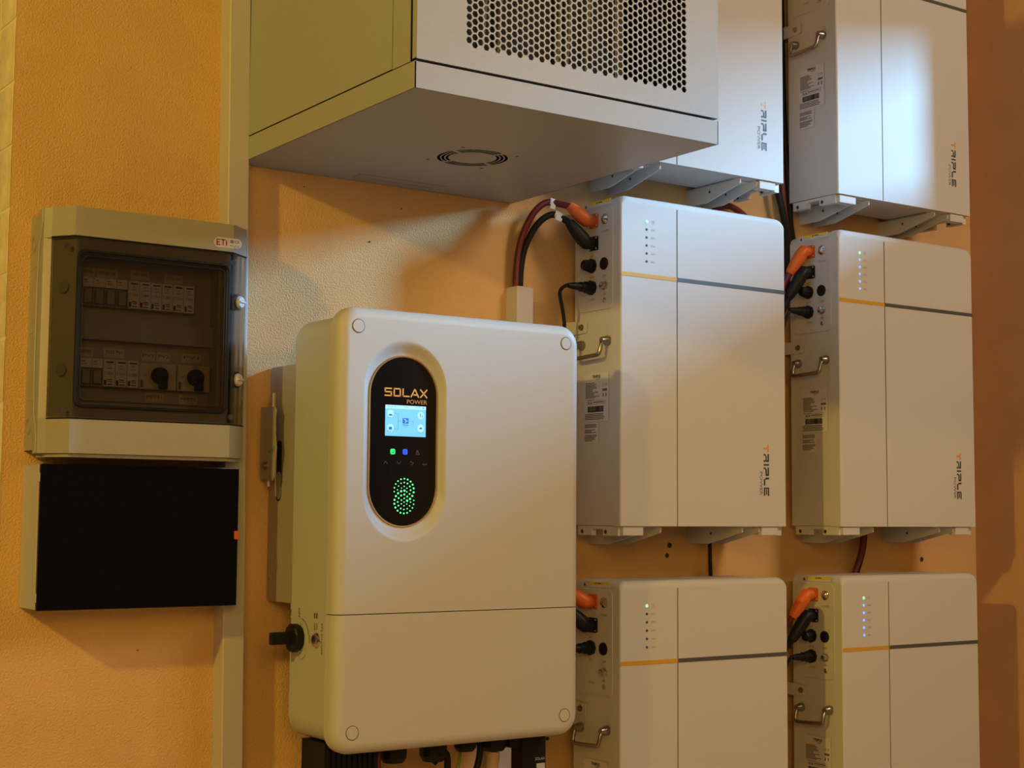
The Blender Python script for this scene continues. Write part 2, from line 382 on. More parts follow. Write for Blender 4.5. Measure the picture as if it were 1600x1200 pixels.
    make('cover_cap', m, BLKR, root)
    m = MB().lathe(S(-0.0485, -0.0193, 0), S.w, [(0, 0.0095), (0.004, 0.0095), (0.0042, 0.0072), (0.011, 0.0072), (0.012, 0.005)], 6)
    make('vent_plug', m, NICKEL, root, smooth=20)
    m = MB().lathe(S(-0.0505, -0.0488, 0), S.w, [(0, 0.0052), (0.0015, 0.0052), (0.003, 0.003)], 14)
    make('earth_screw', m, NICKEL, root)
    # sticker on top of the side
    m = MB().plate(S, [(-0.1190, 0.1445), (-0.0325, 0.1445), (-0.0325, 0.1555), (-0.1190, 0.1555)], 0.0004)
    st = make('warning_sticker', m, PAPER, root, smooth=0)
    make('yellow_field', MB().rect(S, -0.1050, -0.0325, 0.1495, 0.1555, 0.0003, 0.0004), YEL, st, origin=origin, smooth=0)
    m = MB().plate(S, [(-0.1165, 0.1465), (-0.1095, 0.1465), (-0.1130, 0.1535)], 0.0003, 0.0004).plate(S, [(-0.0790, 0.1507), (-0.0740, 0.1507), (-0.0765, 0.1547)], 0.0003, 0.0007).rect(S, -0.0720, -0.0600, 0.1515, 0.1535, 0.0003, 0.0007)
    make('warning_print', m, INK, st, origin=origin, smooth=0)
    # fixing tab with bolt
    m = MB().plate(Frame((ox, oy, oz+ZS), (0, -1, 0), (0, 0, 1)), [(-0.1807, -0.1110), (-0.1105, -0.1095), (-0.1070, -0.1050), (-0.1070, -0.0890), (-0.1090, -0.0860), (-0.1807, -0.0815)], 0.0022)
    make('fixing_tab', m, SHELL, root, smooth=0)
    m = MB().lathe(S(-0.1244, -0.0972, 0.002), S.w, [(0, 0.0066), (0.0008, 0.0066)], 18).lathe(S(-0.1244, -0.0972, 0.0028), S.w, [(0, 0.0052), (0.004, 0.0052)], 6)
    make('hex_bolt', m, CHROME, root, smooth=20)
    # handle
    h = make('handle', MB().tube([S(-0.0391, -0.1311, 0.004), S(-0.0391, -0.1325, 0.016), S(-0.0400, -0.155, 0.021), S(-0.0440, -0.160, 0.022), S(-0.060, -0.161, 0.022), S(-0.105, -0.163, 0.022), S(-0.1200, -0.163, 0.022), S(-0.1242, -0.158, 0.021), S(-0.1242, -0.1355, 0.016), S(-0.1242, -0.134, 0.004)], 0.0042, 12, smooth=2), CHROME, root)
    for dy, dz in ((0.0391, -0.1311), (0.1242, -0.1340)):
        make('handle_mount', MB().lathe(S(-dy, dz, 0), S.w, [(0, 0.0095), (0.006, 0.0095), (0.010, 0.0080), (0.013, 0.0070), (0.018, 0.0060)], 16), CHROME, h, origin=origin)
    # rating labels
    m = MB().rect(S, -0.1160, -0.0376, -0.2905, -0.1930)
    st = make('rating_label', m, PAPER, root, smooth=0)
    pm = MB()
    rnd = random.Random(3)
    for i in range(12): pm.rect(S, -0.1120, -0.1120+rnd.uniform(0.022, 0.045), -0.2140-0.0027*i, -0.2125-0.0027*i, 0.0003, 0.0004)
    pm.rect(S, -0.1120, -0.0850, -0.2475, -0.2465, 0.0003, 0.0004)
    pm.text(S, 'CE', -0.0570, -0.2205, 0.0070, 0.0050, 0.0008); pm.ring(S, -0.0450, -0.2180, 0.0018, 0.0026, 0.0003, 0.0004, n=12)
    pm.rect(S, -0.0570, -0.0420, -0.2310, -0.2260, 0.0003, 0.0004).rect(S, -0.0560, -0.0530, -0.2420, -0.2350, 0.0003, 0.0004).rect(S, -0.0470, -0.0440, -0.2420, -0.2350, 0.0003, 0.0004)
    for a0, a1, b0, b1 in ((-0.106, -0.048, -0.2560, -0.2555), (-0.106, -0.048, -0.2490, -0.2485), (-0.106, -0.1055, -0.2560, -0.2485), (-0.0485, -0.048, -0.2560, -0.2485)): pm.rect(S, a0, a1, b0, b1, 0.0003, 0.0004)
    for c in (-0.1010, -0.0935): pm.plate(S, [(c-0.0028, -0.2550), (c+0.0028, -0.2550), (c, -0.2497)], 0.0003, 0.0004)
    pm.rect(S, -0.0880, -0.0530, -0.2532, -0.2512, 0.0003, 0.0004)
    make('label_print', pm, INKG, st, origin=origin, smooth=0)
    pm = MB().rect(S, -0.1050, -0.0530, -0.2720, -0.2700, 0.0003, 0.0004); x = -0.1050
    pm.text(S, 'TRIPLE', -0.090, -0.2035, 0.0265, 0.0055, 0.0008).text(S, 'TRIPLE', -0.0894, -0.2033, 0.0265, 0.0055, 0.00085).text(S, 'TRIPLE', -0.0900, -0.2030, 0.0265, 0.0055, 0.0009).text(S, 'POWER', -0.078, -0.2075, 0.0125, 0.0028, 0.0008)
    while x < -0.0540:
        wd = rnd.choice((0.0008, 0.0012, 0.002, 0.0028)); pm.rect(S, x, min(x+wd, -0.053), -0.2700, -0.2600, 0.0003, 0.0004); x += wd+rnd.choice((0.0003, 0.0006, 0.0009))
    for i in range(4): pm.rect(S, -0.1140, -0.1140+rnd.uniform(0.05, 0.066), -0.2765-0.0034*i, -0.2750-0.0034*i, 0.0003, 0.0004)
    make('bar_code', pm, INK, st, origin=origin, smooth=0)
    st = make('serial_label', MB().rect(S, -0.1167, -0.0700, -0.3345, -0.2935), PAPER, root, smooth=0)
    pm = MB()
    for i in range(13):
        if i in (3, 7): continue
        pm.rect(S, -0.1145, -0.1145+rnd.uniform(0.020, 0.040), -0.2975-0.0027*i, -0.2958-0.0027*i, 0.0003, 0.0004)
    make('label_print', pm, INKG, st, origin=origin, smooth=0)
    # rear hanging plate, foot rails and shelf brackets
    make('rear_plate', MB().box(ox+0.06, ox+BW-0.06, oy+BD, oy+0.1807, oz+0.02, oz+0.60), BRKT, root, smooth=0)
    for xa, xb in ((0.004, 0.016), (BW-0.016, BW-0.004)):
        ft = make('foot_rail', MB().box(ox+xa, ox+xb, oy+0.012, oy+0.142, oz-0.006, oz).box(ox+xa, ox+xb, oy+0.012, oy+0.060, oz-0.019, oz-0.006).box(ox+xa, ox+xb, oy+0.098, oy+0.142, oz-0.019, oz-0.006), BRKT, root, smooth=0)
        for dy in (0.052, 0.128):
            make('fixing_hole', MB().disc(Frame((ox+xa, oy+dy, oz-0.0115), (0, -1, 0), (0, 0, 1)), 0, 0, 0.0042, 0.0004, n=12), INK, ft, origin=origin, smooth=0)
    for xa, xb in ((0.010, 0.062), (BW-0.068, BW-0.022)):
        make('foot_block', MB().rbox(ox+xa, ox+xb, oy+0.004, oy+0.026, oz-0.0185, oz-0.0005, 0.0015, 2), WHITE, root)
    for b0 in (0.062, 0.330):
        br = MB()
        for xx in (b0, b0+0.047):
            prof = [(oy+0.1807, oz-0.0005), (oy+0.012, oz-0.0005), (oy+0.009, oz-0.004), (oy+0.010, oz-0.012), (oy+0.013, oz-0.0135), (oy+0.115, oz-0.038), (oy+0.1807, oz-0.038)]
            br.prism([(ox+xx, y, zz) for y, zz in prof], (0.003, 0, 0))
        br.box(ox+b0, ox+b0+0.05, oy+0.03, oy+0.1807, oz-0.0025, oz-0.0003)
        bo = make('shelf_bracket', br, BRKT, root, smooth=0)
        for xx in (b0, b0+0.047):
            make('bracket_hole', MB().disc(Frame((ox+xx, oy+0.105, oz-0.016), (0, -1, 0), (0, 0, 1)), 0, 0, 0.0030, 0.0004, n=10), INK, bo, origin=origin, smooth=0)
    return root
LAB = {(0, 0): 'white battery unit partly hidden behind the perforated grey cabinet',
       (0, 1): 'white battery unit at the top right, its upper part cut off by the picture edge',
       (1, 0): 'white battery unit whose orange and black plugs arch up to the white trunking',
       (1, 1): 'white battery unit with blue lights, middle one of the right-hand column',
       (2, 0): 'white battery unit at the bottom beside the inverter with a single green light',
       (2, 1): 'white battery unit in the bottom right corner with a row of blue lights'}
proto = make_battery((BX[0], BY, BZ[1]))
bats = {(1, 0): proto}
for key in LAB:
    if key == (1, 0): continue
    c = copy_tree(proto); c.location = (BX[key[1]], BY, BZ[key[0]]); LOC[c.name] = Vector(c.location); bats[key] = c
for key, b in bats.items():
    b['label'] = LAB[key]
blue_me = None
for key in ((1, 1), (2, 1)):
    for ch in [x for x in bpy.data.objects if x.parent == bats[key] and x.name.startswith('status_light') and x.data.materials[0] == INK]:
        me = ch.data.copy(); me.materials.clear(); me.materials.append(LEDB); ch.data = me

# ------------------------------------------------------------------ plugs and cables on the batteries
def power_plug(col, row, what, up, label, path, cmat, r=0.0068, tags=None):
    bx = BX[col]; zs = BZ[row]+ZS
    dz = 0.1161 if what == 'orange' else 0.0700
    fy = BY+0.0847; fz = zs+dz; pm = ORG if what == 'orange' else BLK
    root = thing('power_cable', (bx, fy, fz), label, 'cable', 'battery power cables')
    S = Frame((bx, fy, fz), (0, -1, 0), (0, 0, 1))
    fl = make('plug_flange', MB().plate(S, rrect(-0.014, 0.014, -0.0145, 0.0145, 0.003, 3), 0.004), pm, root)
    for a in (-0.0105, 0.0105):
        for b in (-0.0105, 0.0105):
            make('flange_screw', MB().lathe(S(a, b, 0.004), S.w, [(0, 0.0026), (0.001, 0.0026), (0.002, 0.0014)], 10), NICKEL, fl, origin=(bx, fy, fz))
    P0 = Vector((bx-0.004, fy, fz)); P1 = Vector((bx-0.022, fy, fz)); T = Vector(path[0])
    d = (T-P1).normalized()
    pts = [P0, P1, P1+(T-P1)*0.18, P1+(T-P1)*0.55, T-d*0.006, T]
    rr = [0.0120, 0.0140, 0.0152, 0.0138, 0.0110, 0.0090]
    body = make('plug_body', MB().tube(pts, rr, 12), pm, root, smooth=50)
    dm = MB(); side = d.cross(Vector((0, 1, 0))).normalized()
    for i in range(4):
        for j in (-1, 1):
            c = P1+(T-P1)*(0.25+0.13*i)+Vector((0, -0.0132+0.0006*i, 0))+side*0.004*j
            dm.lathe(c, (0, -1, 0), [(0, 0.0016), (0.0012, 0.0012)], 6)
    make('grip_dots', dm, pm, body, origin=(bx, fy, fz))
    cb = make('cable', MB().tube([T-d*0.004]+[Vector(p) for p in path[1:]], r, 12, smooth=3), cmat, root, smooth=60)
    if tags:
        A, B = Vector(tags[0]), Vector(tags[1]); dd = (B-A).normalized(); dn_ = Vector((-dd.z, 0, dd.x))*(-1 if dd.x > 0 else 1)
        if dn_.z > 0: dn_ = -dn_
        c0 = A+Vector((0, -r-0.0008, 0)); c1 = B+Vector((0, -r-0.0008, 0))
        make('paper_flag', MB().tube([A, B], r+0.0010, 12).prism([c0-dn_*0.003, c1-dn_*0.003, c1+dn_*0.016, c0+dn_*0.016], (0, 0.0008, 0)), FLAG, root)
    return root
power_plug(1, 1, 'orange', False, 'short orange plug and red cable on the middle battery of the right-hand column', [(1.214, -0.075, 0.543), (1.205, -0.06, 0.51), (1.207, -0.04, 0.40), (1.214, -0.03, 0.15), (1.214, -0.02, 0.0)], REDC)
power_plug(1, 1, 'black', False, 'black plug and cable hanging from the middle battery of the right-hand column', [(1.209, -0.075, 0.487), (1.197, -0.06, 0.44), (1.193, -0.05, 0.36), (1.205, -0.035, 0.15), (1.205, -0.02, 0.0)], BLKR)
power_plug(0, 1, 'orange', True, 'orange plug with dark red cable arching up and down into the white trunking',
           [(0.590, -0.083, 0.6215), (0.572, -0.055, 0.630), (0.553, -0.05, 0.629), (0.530, -0.042, 0.606), (0.513, -0.028, 0.560), (0.5065, -0.02, 0.51), (0.504, -0.02, 0.44)], REDC, tags=((0.573, -0.0555, 0.6295), (0.5625, -0.0535, 0.6315), (0.562, -0.062, 0.624)))
power_plug(0, 1, 'black', True, 'black plug with black cable arching beneath the dark red one into the trunking',
           [(0.590, -0.083, 0.588), (0.578, -0.062, 0.604), (0.560, -0.055, 0.604), (0.536, -0.045, 0.582), (0.520, -0.03, 0.540), (0.5155, -0.021, 0.50), (0.514, -0.02, 0.44)], BLKR, tags=((0.583, -0.068, 0.600), (0.572, -0.061, 0.6055), (0.576, -0.072, 0.617)))
power_plug(1, 2, 'orange', False, 'orange plug on the battery in the bottom right corner', [(1.207, -0.082, -0.222), (1.195, -0.06, -0.25), (1.193, -0.045, -0.34), (1.20, -0.03, -0.60), (1.20, -0.03, -0.80)], REDC)
power_plug(1, 2, 'black', False, 'black plug on the battery in the bottom right corner', [(1.206, -0.08, -0.272), (1.192, -0.055, -0.31), (1.188, -0.045, -0.40), (1.19, -0.03, -0.60), (1.19, -0.03, -0.80)], BLKR)
power_plug(0, 2, 'orange', True, 'orange plug just right of the inverter on the bottom battery', [(0.598, -0.085, -0.153), (0.575, -0.07, -0.145), (0.54, -0.06, -0.12), (0.50, -0.055, -0.07), (0.492, -0.055, 0.02)], REDC)
power_plug(0, 2, 'black', True, 'black plug just right of the inverter on the bottom battery', [(0.598, -0.085, -0.190), (0.575, -0.075, -0.18), (0.54, -0.07, -0.16), (0.50, -0.07, -0.11), (0.492, -0.07, -0.02)], BLKR)

def com_plug(col, row, dz, label, path):
    bx = BX[col]; z0 = BZ[row]+ZS+dz; y0 = BY+0.0905
    root = thing('data_cable', (bx, y0, z0), label, 'cable', 'battery data cables')
    make('lock_nut', MB().lathe((bx, y0, z0), (-1, 0, 0), [(0, 0.0150), (0.008, 0.0150), (0.0082, 0.0125), (0.020, 0.0120)], 8), BLK, root, smooth=20)
    make('plug_body', MB().lathe((bx-0.020, y0, z0), (-1, 0, 0), [(0, 0.0105), (0.012, 0.0100), (0.0122, 0.0085), (0.030, 0.0072), (0.042, 0.0050)], 14), BLK, root)
    make('cable', MB().tube([(bx-0.055, y0, z0)]+path, 0.0038, 10, smooth=3), BLKR, root, smooth=60)
com_plug(0, 1, -0.0196, 'black data cable looping down beside the upper left battery connector panel', [(0.583, -0.086, 0.459), (0.572, -0.075, 0.448), (0.583, -0.068, 0.425), (0.592, -0.063, 0.405), (0.600, -0.058, 0.375), (0.605, -0.04, 0.33)])
com_plug(1, 1, -0.0196, 'black data plug on the middle battery of the right-hand column', [(1.196, -0.09, 0.452), (1.186, -0.085, 0.43), (1.184, -0.08, 0.38), (1.200, -0.06, 0.15), (1.215, -0.05, 0.05)])
com_plug(1, 2, -0.0196, 'black data plug on the battery in the bottom right corner', [(1.196, -0.09, -0.305), (1.185, -0.08, -0.33), (1.184, -0.07, -0.40), (1.20, -0.04, -0.6)])
com_plug(0, 2, 0.0250, 'black data plug just right of the inverter on the bottom battery', [(0.583, -0.088, -0.262), (0.55, -0.08, -0.25), (0.50, -0.08, -0.20), (0.495, -0.08, -0.10)])

def loose(name, label, m, path, r):
    o = make(name, MB().tube(path, r, 12, smooth=3), m, smooth=60); tag(o, label, 'cable'); return o
loose('power_cable', 'thick black cable slanting down between the two top battery units', BLKR, [(1.212, -0.02, 0.86), (1.216, -0.03, 0.76), (1.224, -0.038, 0.715), (1.238, -0.036, 0.672), (1.252, -0.03, 0.648), (1.268, -0.016, 0.60), (1.272, -0.012, 0.50)], 0.0075)
loose('power_cable', 'dark red cable slanting down between the two top battery units', REDC, [(1.240, -0.022, 1.30), (1.241, -0.02, 1.0), (1.241, -0.026, 0.76), (1.247, -0.028, 0.70), (1.259, -0.024, 0.65), (1.285, -0.012, 0.60), (1.29, -0.012, 0.50)], 0.0065)
loose('power_cable', 'vertical black cable under the left edge of the top right battery', BLKR, [(1.256, -0.012, 1.30), (1.262, -0.012, 0.9), (1.274, -0.018, 0.72), (1.274, -0.020, 0.66), (1.300, -0.012, 0.60), (1.305, -0.012, 0.50)], 0.0065)
loose('data_cable', 'thin black cable dropping behind the lower left battery', BLKR, [(1.02, -0.02, 0.0), (1.022, -0.021, -0.06), (1.021, -0.022, -0.12), (1.03, -0.02, -0.2)], 0.0042)
loose('power_cable', 'thick dark cable curving down behind the bottom right battery', BLKR, [(1.515, -0.012, 0.02), (1.512, -0.014, -0.05), (1.500, -0.016, -0.09), (1.478, -0.018, -0.13), (1.46, -0.016, -0.18)], 0.0080)
loose('power_cable', 'dark red cable curving down behind the bottom right battery', REDC, [(1.505, -0.022, 0.02), (1.500, -0.024, -0.05), (1.488, -0.026, -0.09), (1.466, -0.026, -0.13), (1.45, -0.020, -0.18)], 0.0060)
loose('power_cable', 'dark red cable arching just above the battery under the top shelf bracket', REDC, [(1.00, -0.02, 0.60), (1.03, -0.02, 0.672), (1.075, -0.02, 0.693), (1.115, -0.02, 0.682), (1.155, -0.02, 0.655), (1.17, -0.012, 0.60)], 0.0075)

# ------------------------------------------------------------------ perforated wall cabinet
RX0, RX1, RY0, RZ0, RZ1 = -0.0948, 0.5052, -0.6216, 0.6285, 1.26
rack = thing('wall_cabinet', ((RX0+RX1)/2, 0, RZ0), 'grey wall-mounted network cabinet with honeycomb perforated door', 'cabinet')
ry = -0.6050   # carcass front
# bottom tray with real fan slots
cx, cy = 0.2225, -0.2905
N = 96; rings = [0.0, 0.0400, 0.0430, 0.0478, 0.0503, 0.0552, 0.0578, 0.0628, 0.075]
def radial_rect(a):
    c, s = math.cos(a), math.sin(a); ts = []
    if c > 1e-9: ts.append((RX1-cx)/c)
    if c < -1e-9: ts.append((RX0-cx)/c)
    if s > 1e-9: ts.append((0-cy)/s)
    if s < -1e-9: ts.append((RY0-cy)/s)
    t = min(ts); return (cx+c*t, cy+s*t)
vs = [(cx, cy, RZ0)]; fs = []
angs = sorted([2*math.pi*i/N for i in range(N)]+[math.atan2(y-cy, x-cx) % (2*math.pi) for x in (RX0, RX1) for y in (RY0, 0)])
n = len(angs)
for rr in rings[1:]:
    for a in angs: vs.append((cx+rr*math.cos(a), cy+rr*math.sin(a), RZ0))
for a in angs: x, y = radial_rect(a); vs.append((x, y, RZ0))
for i in range(n): fs.append((0, 1+i, 1+(i+1) % n))
K = len(rings)-1
for k in range(K):
    for i in range(n):
        j = (i+1) % n; am = (angs[i]+(angs[j]-angs[i]) % (2*math.pi)/2)
        spoke = min(abs(((am-math.radians(26+90*q)+math.pi) % (2*math.pi))-math.pi) for q in range(4)) < 0.075
        slot = k in (1, 3, 5) and not spoke
        # k indexes band between rings[k+1] and rings[k+2]
        if slot and k < K-1: continue
        fs.append((1+k*n+i, 1+k*n+j, 1+(k+1)*n+j, 1+(k+1)*n+i))
m = MB().add(vs, fs)
m.box(RX0, RX0+0.0015, RY0, 0, RZ0, RZ0+0.0410).box(RX1-0.0015, RX1, RY0, 0, RZ0, RZ0+0.0410).box(RX0, RX1, RY0, RY0+0.0015, RZ0, RZ0+0.0400).box(RX0, RX1, -0.0015, 0, RZ0, RZ0+0.04)
tray = make('bottom_tray', m, RACK, rack, smooth=0)
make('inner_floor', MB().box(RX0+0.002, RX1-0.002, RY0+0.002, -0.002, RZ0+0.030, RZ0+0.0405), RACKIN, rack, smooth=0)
fm = MB()
for i in range(9):
    a = 2*math.pi*i/9; fm.prism([(cx+0.018*math.cos(a), cy+0.018*math.sin(a), RZ0+0.006), (cx+0.060*math.cos(a-0.12), cy+0.060*math.sin(a-0.12), RZ0+0.006), (cx+0.060*math.cos(a+0.30), cy+0.060*math.sin(a+0.30), RZ0+0.012), (cx+0.018*math.cos(a+0.4), cy+0.018*math.sin(a+0.4), RZ0+0.012)], (0, 0, 0.002))
make('fan_blades', fm.lathe((cx, cy, RZ0+0.004), (0, 0, 1), [(0, 0.02), (0.015, 0.02)], 20), RACKIN, rack, smooth=30)
D = DOWN(0, 0, RZ0)
for x, y in ((0.1640, -0.2340), (0.2790, -0.3470), (0.1656, -0.3480), (0.2800, -0.2330)):
    make('screw_hole', MB().disc(D, x, -y, 0.0030, 0.0003, n=12), INK, tray, origin=LOC[rack.name], smooth=0)
make('knockout_line', MB().rect(D, 0.120, 0.3134, 0.0590, 0.0612, 0.0002).rect(D, 0.1255, 0.1272, 0.0255, 0.0600, 0.0002).rect(D, 0.16, 0.30, 0.0320, 0.0332, 0.0002), INKG, tray, origin=LOC[rack.name], smooth=0)
for x0, x1 in ((RX0, RX0+0.0015), (RX1-0.0015, RX1)):
    make('side_panel', MB().box(x0+0.0008*(1 if x0 < 0 else -1), x1+0.0008*(1 if x0 < 0 else -1), -0.5505, 0, RZ0+0.0440, RZ1), RACK, rack, smooth=0)
    make('corner_post', MB().box(x0, x1, ry, -0.5545, RZ0+0.0425, RZ1), RACK, rack, smooth=0)
for xa in (RX0+0.004, RX1-0.006): make('inner_shade_liner', MB().box(xa, xa+0.002, ry, -0.002, RZ0+0.041, RZ1), RACKIN, rack, smooth=0)  # black sheets added so the unlit inside reads dark
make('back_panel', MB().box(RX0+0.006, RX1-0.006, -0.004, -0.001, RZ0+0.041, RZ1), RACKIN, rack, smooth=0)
make('top_cover', MB().box(RX0, RX1, RY0, 0, RZ1, RZ1+0.03), RACK, rack, smooth=0)
for x in (0.02, 0.378):
    make('mounting_rail', MB().box(x, x+0.018, -0.50, -0.498, RZ0+0.041, RZ1).box(x, x+0.002, -0.498, -0.47, RZ0+0.041, RZ1), STEEL, rack, smooth=0)
make('dark_backing_panel', MB().box(0.03, 0.385, -0.497, -0.46, RZ0+0.10, RZ1-0.05), RACKIN, rack, smooth=0)  # black panel added to darken the view through the door holes
wm = MB()
for x in (0.10, 0.13, 0.25, 0.27, 0.31): wm.tube([(x, -0.505, RZ0+0.12), (x+0.006, -0.51, RZ0+0.25), (x-0.004, -0.51, RZ0+0.45)], 0.003, 8, smooth=2)
make('patch_leads', wm, MODG, rack)
# door
DX0, DX1, DZ0, DZ1 = RX0+0.002, RX1+0.0005, RZ0+0.0445, RZ1
nc, nr = 42, 36; px = 0.4293/41; pz = px/0.8660254; hx0 = -0.0002; hz0 = 0.7172
vs = []; fs = []
dt = 0.0015; yo = RY0
def hexa(cx_, cz_, r): return [(cx_+r*math.cos(math.pi/3*i), cz_+r*math.sin(math.pi/3*i)) for i in range(6)]
hm = MB(); R0 = px/1.5*1.0; RH = R0*0.80
for i in range(-1, nc+1):
    for j in range(-1, nr+1):
        cz_ = hz0+j*pz-(pz/2 if i % 2 else 0); cx_ = hx0+i*px
        o6 = hexa(cx_, cz_, R0)
        if i in (-1, nc) or j in (-1, nr):
            hm.add([(a, yo, b) for a, b in o6], [(0, 1, 2, 3, 4, 5)]); continue
        h6 = hexa(cx_, cz_, RH)
        hm.add([(a, yo, b) for a, b in o6]+[(a, yo, b) for a, b in h6]+[(a, yo+dt, b) for a, b in h6],
               [(k, (k+1) % 6, 6+(k+1) % 6, 6+k) for k in range(6)]+[(6+k, 6+(k+1) % 6, 12+(k+1) % 6, 12+k) for k in range(6)])
gx0 = hx0-px; gx1 = hx0+nc*px; gz0 = hz0-pz-pz*0.25; gz1 = hz0+nr*pz-pz*0.5
for a, b, c, d in ((DX0, gx0, DZ0, DZ1), (gx1, DX1, DZ0, DZ1), (gx0, gx1, DZ0, gz0), (gx0, gx1, gz1, DZ1)):
    hm.add([(a, yo+0.00012, c), (b, yo+0.00012, c), (b, yo+0.00012, d), (a, yo+0.00012, d)], [(0, 1, 2, 3)])
dn = MB(); dn.v = hm.v; dn.f = hm.f
dn.box(DX0, DX0+0.0015, yo+0.0006, yo+0.0125, DZ0, DZ1).box(DX1-0.0015, DX1, yo+0.0006, yo+0.0125, DZ0, DZ1).box(DX0, DX1, yo+0.0006, yo+0.0125, DZ0, DZ0+0.0015)
make('perforated_door', dn, RACK, rack, smooth=0)

# ------------------------------------------------------------------ inverter
IX0, IX1, IZ0, IZ1, IY = -0.026, 0.480, -0.399, 0.349, -0.2709
inv = thing('inverter', (0.227, 0, IZ0), 'large white inverter with oval black display lit by green dots', 'inverter')
IO = LOC[inv.name]
def inv_cover():
    bm = bmesh.new(); r0 = 0.038; rf = 0.020; loops = []
    prof = [(0.0, -0.2370)]+[(rf*(1-math.cos(math.radians(90*k/8))), IY+rf*(1-math.sin(math.radians(90*k/8)))) for k in range(9)]
    for ins, y in prof:
        pts = rrect(IX0+ins, IX1-ins, IZ0+ins, IZ1-ins, r0-ins, 10)
        loops.append([bm.verts.new((x, y, z)) for x, z in pts])
    n = len(loops[0])
    for a, b in zip(loops, loops[1:]):
        for i in range(n): bm.faces.new((a[i], a[(i+1) % n], b[(i+1) % n], b[i]))
    # dish
    PC = (0.1040, 0.1235)
    dish = []
    for k in range(9):
        t = k/8; s_ = t*t*(3-2*t)
        hw = 0.0825*(1-t)+0.0690*t; hh = 0.1735*(1-t)+0.1480*t
        dish.append([bm.verts.new((x, IY+0.012*s_, z)) for x, z in pill(PC[0]+0.002*t, PC[1], hw, hh)])
    m_ = len(dish[0])
    for a, b in zip(dish, dish[1:]):
        for i in range(m_): bm.faces.new((a[i], a[(i+1) % m_], b[(i+1) % m_], b[i]))
    e = [bm.edges.get((loops[-1][i], loops[-1][(i+1) % n])) for i in range(n)] + [bm.edges.get((dish[0][i], dish[0][(i+1) % m_])) for i in range(m_)]
    bmesh.ops.triangle_fill(bm, edges=e, use_beauty=True, use_dissolve=False, normal=(0, -1, 0))
    return bm
def cut(bm0, z, upper):
    bm = bm0.copy(); geom = list(bm.verts)+list(bm.edges)+list(bm.faces)
    res = bmesh.ops.bisect_plane(bm, geom=geom, plane_co=(0, 0, z), plane_no=(0, 0, 1), clear_inner=upper, clear_outer=not upper)
    ee = [x for x in res['geom_cut'] if isinstance(x, bmesh.types.BMEdge)]
    ex = bmesh.ops.extrude_edge_only(bm, edges=ee)
    for v in [g_ for g_ in ex['geom'] if isinstance(g_, bmesh.types.BMVert)]:
        v.co.y += 0.006
        if v.co.x < 0.02: v.co.x += 0.004
    bm.verts.index_update(); m = MB().add([v.co.copy() for v in bm.verts], [[v.index for v in f.verts] for f in bm.faces]); bm.free(); return m
bmc = inv_cover()
for nm, zc, upf in (('front_cover', -0.1676, True), ('lower_cover', -0.1692, False)):
    o = make(nm, cut(bmc, zc, upf), INVW, inv, smooth=40)
bmc.free()
body = [(x, -0.100, z) for x, z in rrect(IX0+0.004, IX1-0.004, IZ0+0.012, IZ1-0.010, 0.040, 10)]
make('housing', MB().prism(body, (0, -0.140, 0)), INVS, inv, smooth=40)
make('heat_sink_case', MB().rbox(-0.0225, 0.4765, -0.105, -0.001, -0.158, 0.262, 0.003, 2), STEEL, inv)
S = SIDE(-0.0225, 0, 0)
hs = make('grip_slot', MB().plate(S, pill(0.0440, 0.074, 0.0105, 0.054), 0.0006), RACKIN, inv, smooth=0)
make('slot_plate', MB().plate(S, rrect(0.0375, 0.0530, 0.024, 0.072, 0.006, 4), 0.0012), MODG, hs, origin=IO, smooth=0)
make('slot_lip', MB().tube([S(0.0345, 0.118, 0.001), S(0.0335, 0.074, 0.002), S(0.0345, 0.028, 0.001)], 0.0018, 8, smooth=2), STEEL, hs, origin=IO)
make('case_screw', MB().lathe(S(0.012, -0.118, 0), S.w, [(0, 0.003), (0.001, 0.003)], 10), CHROME, inv)
S2 = SIDE(-0.043, 0, 0)
hk = make('mounting_hook', MB().plate(S2, [(0.013, 0.060), (0.064, 0.056), (0.069, 0.062), (0.070, 0.085), (0.076, 0.115), (0.071, 0.138), (0.070, 0.165), (0.073, 0.181), (0.068, 0.186), (0.013, 0.188)], 0.002).box(-0.043, -0.0225, -0.020, -0.012, 0.06, 0.187), STEEL, inv, smooth=0)
make('hook_pin', MB().tube([S2(0.050, 0.184, -0.004), S2(0.050, 0.212, -0.004)], 0.0045, 10).tube([S2(0.036, 0.060, -0.004), S2(0.036, 0.046, -0.004)], 0.004, 10), STEEL, hk, origin=IO)
make('hook_bolt', MB().lathe(S2(0.034, 0.083, 0.002), S2.w, [(0, 0.008), (0.001, 0.008), (0.0012, 0.0055), (0.005, 0.0055)], 12).disc(S2, 0.050, 0.108, 0.003, 0.0003, 0.002, 10), CHROME, hk, origin=IO)
F = FRONT(0, IY, 0)
for x, z in ((0.0093, 0.3148), (0.4449, 0.3148), (0.0093, -0.3621), (0.4449, -0.3621)):
    cp = make('screw_cap', MB().lathe(F(x, z, 0), F.w, [(-0.001, 0.0110), (0.0006, 0.0110), (0.0012, 0.0102)], 28), INVW, inv)
    make('cap_gap', MB().ring(F, x, z, 0.0110, 0.0121, 0.0003, n=32), DARK, cp, origin=IO, smooth=0)
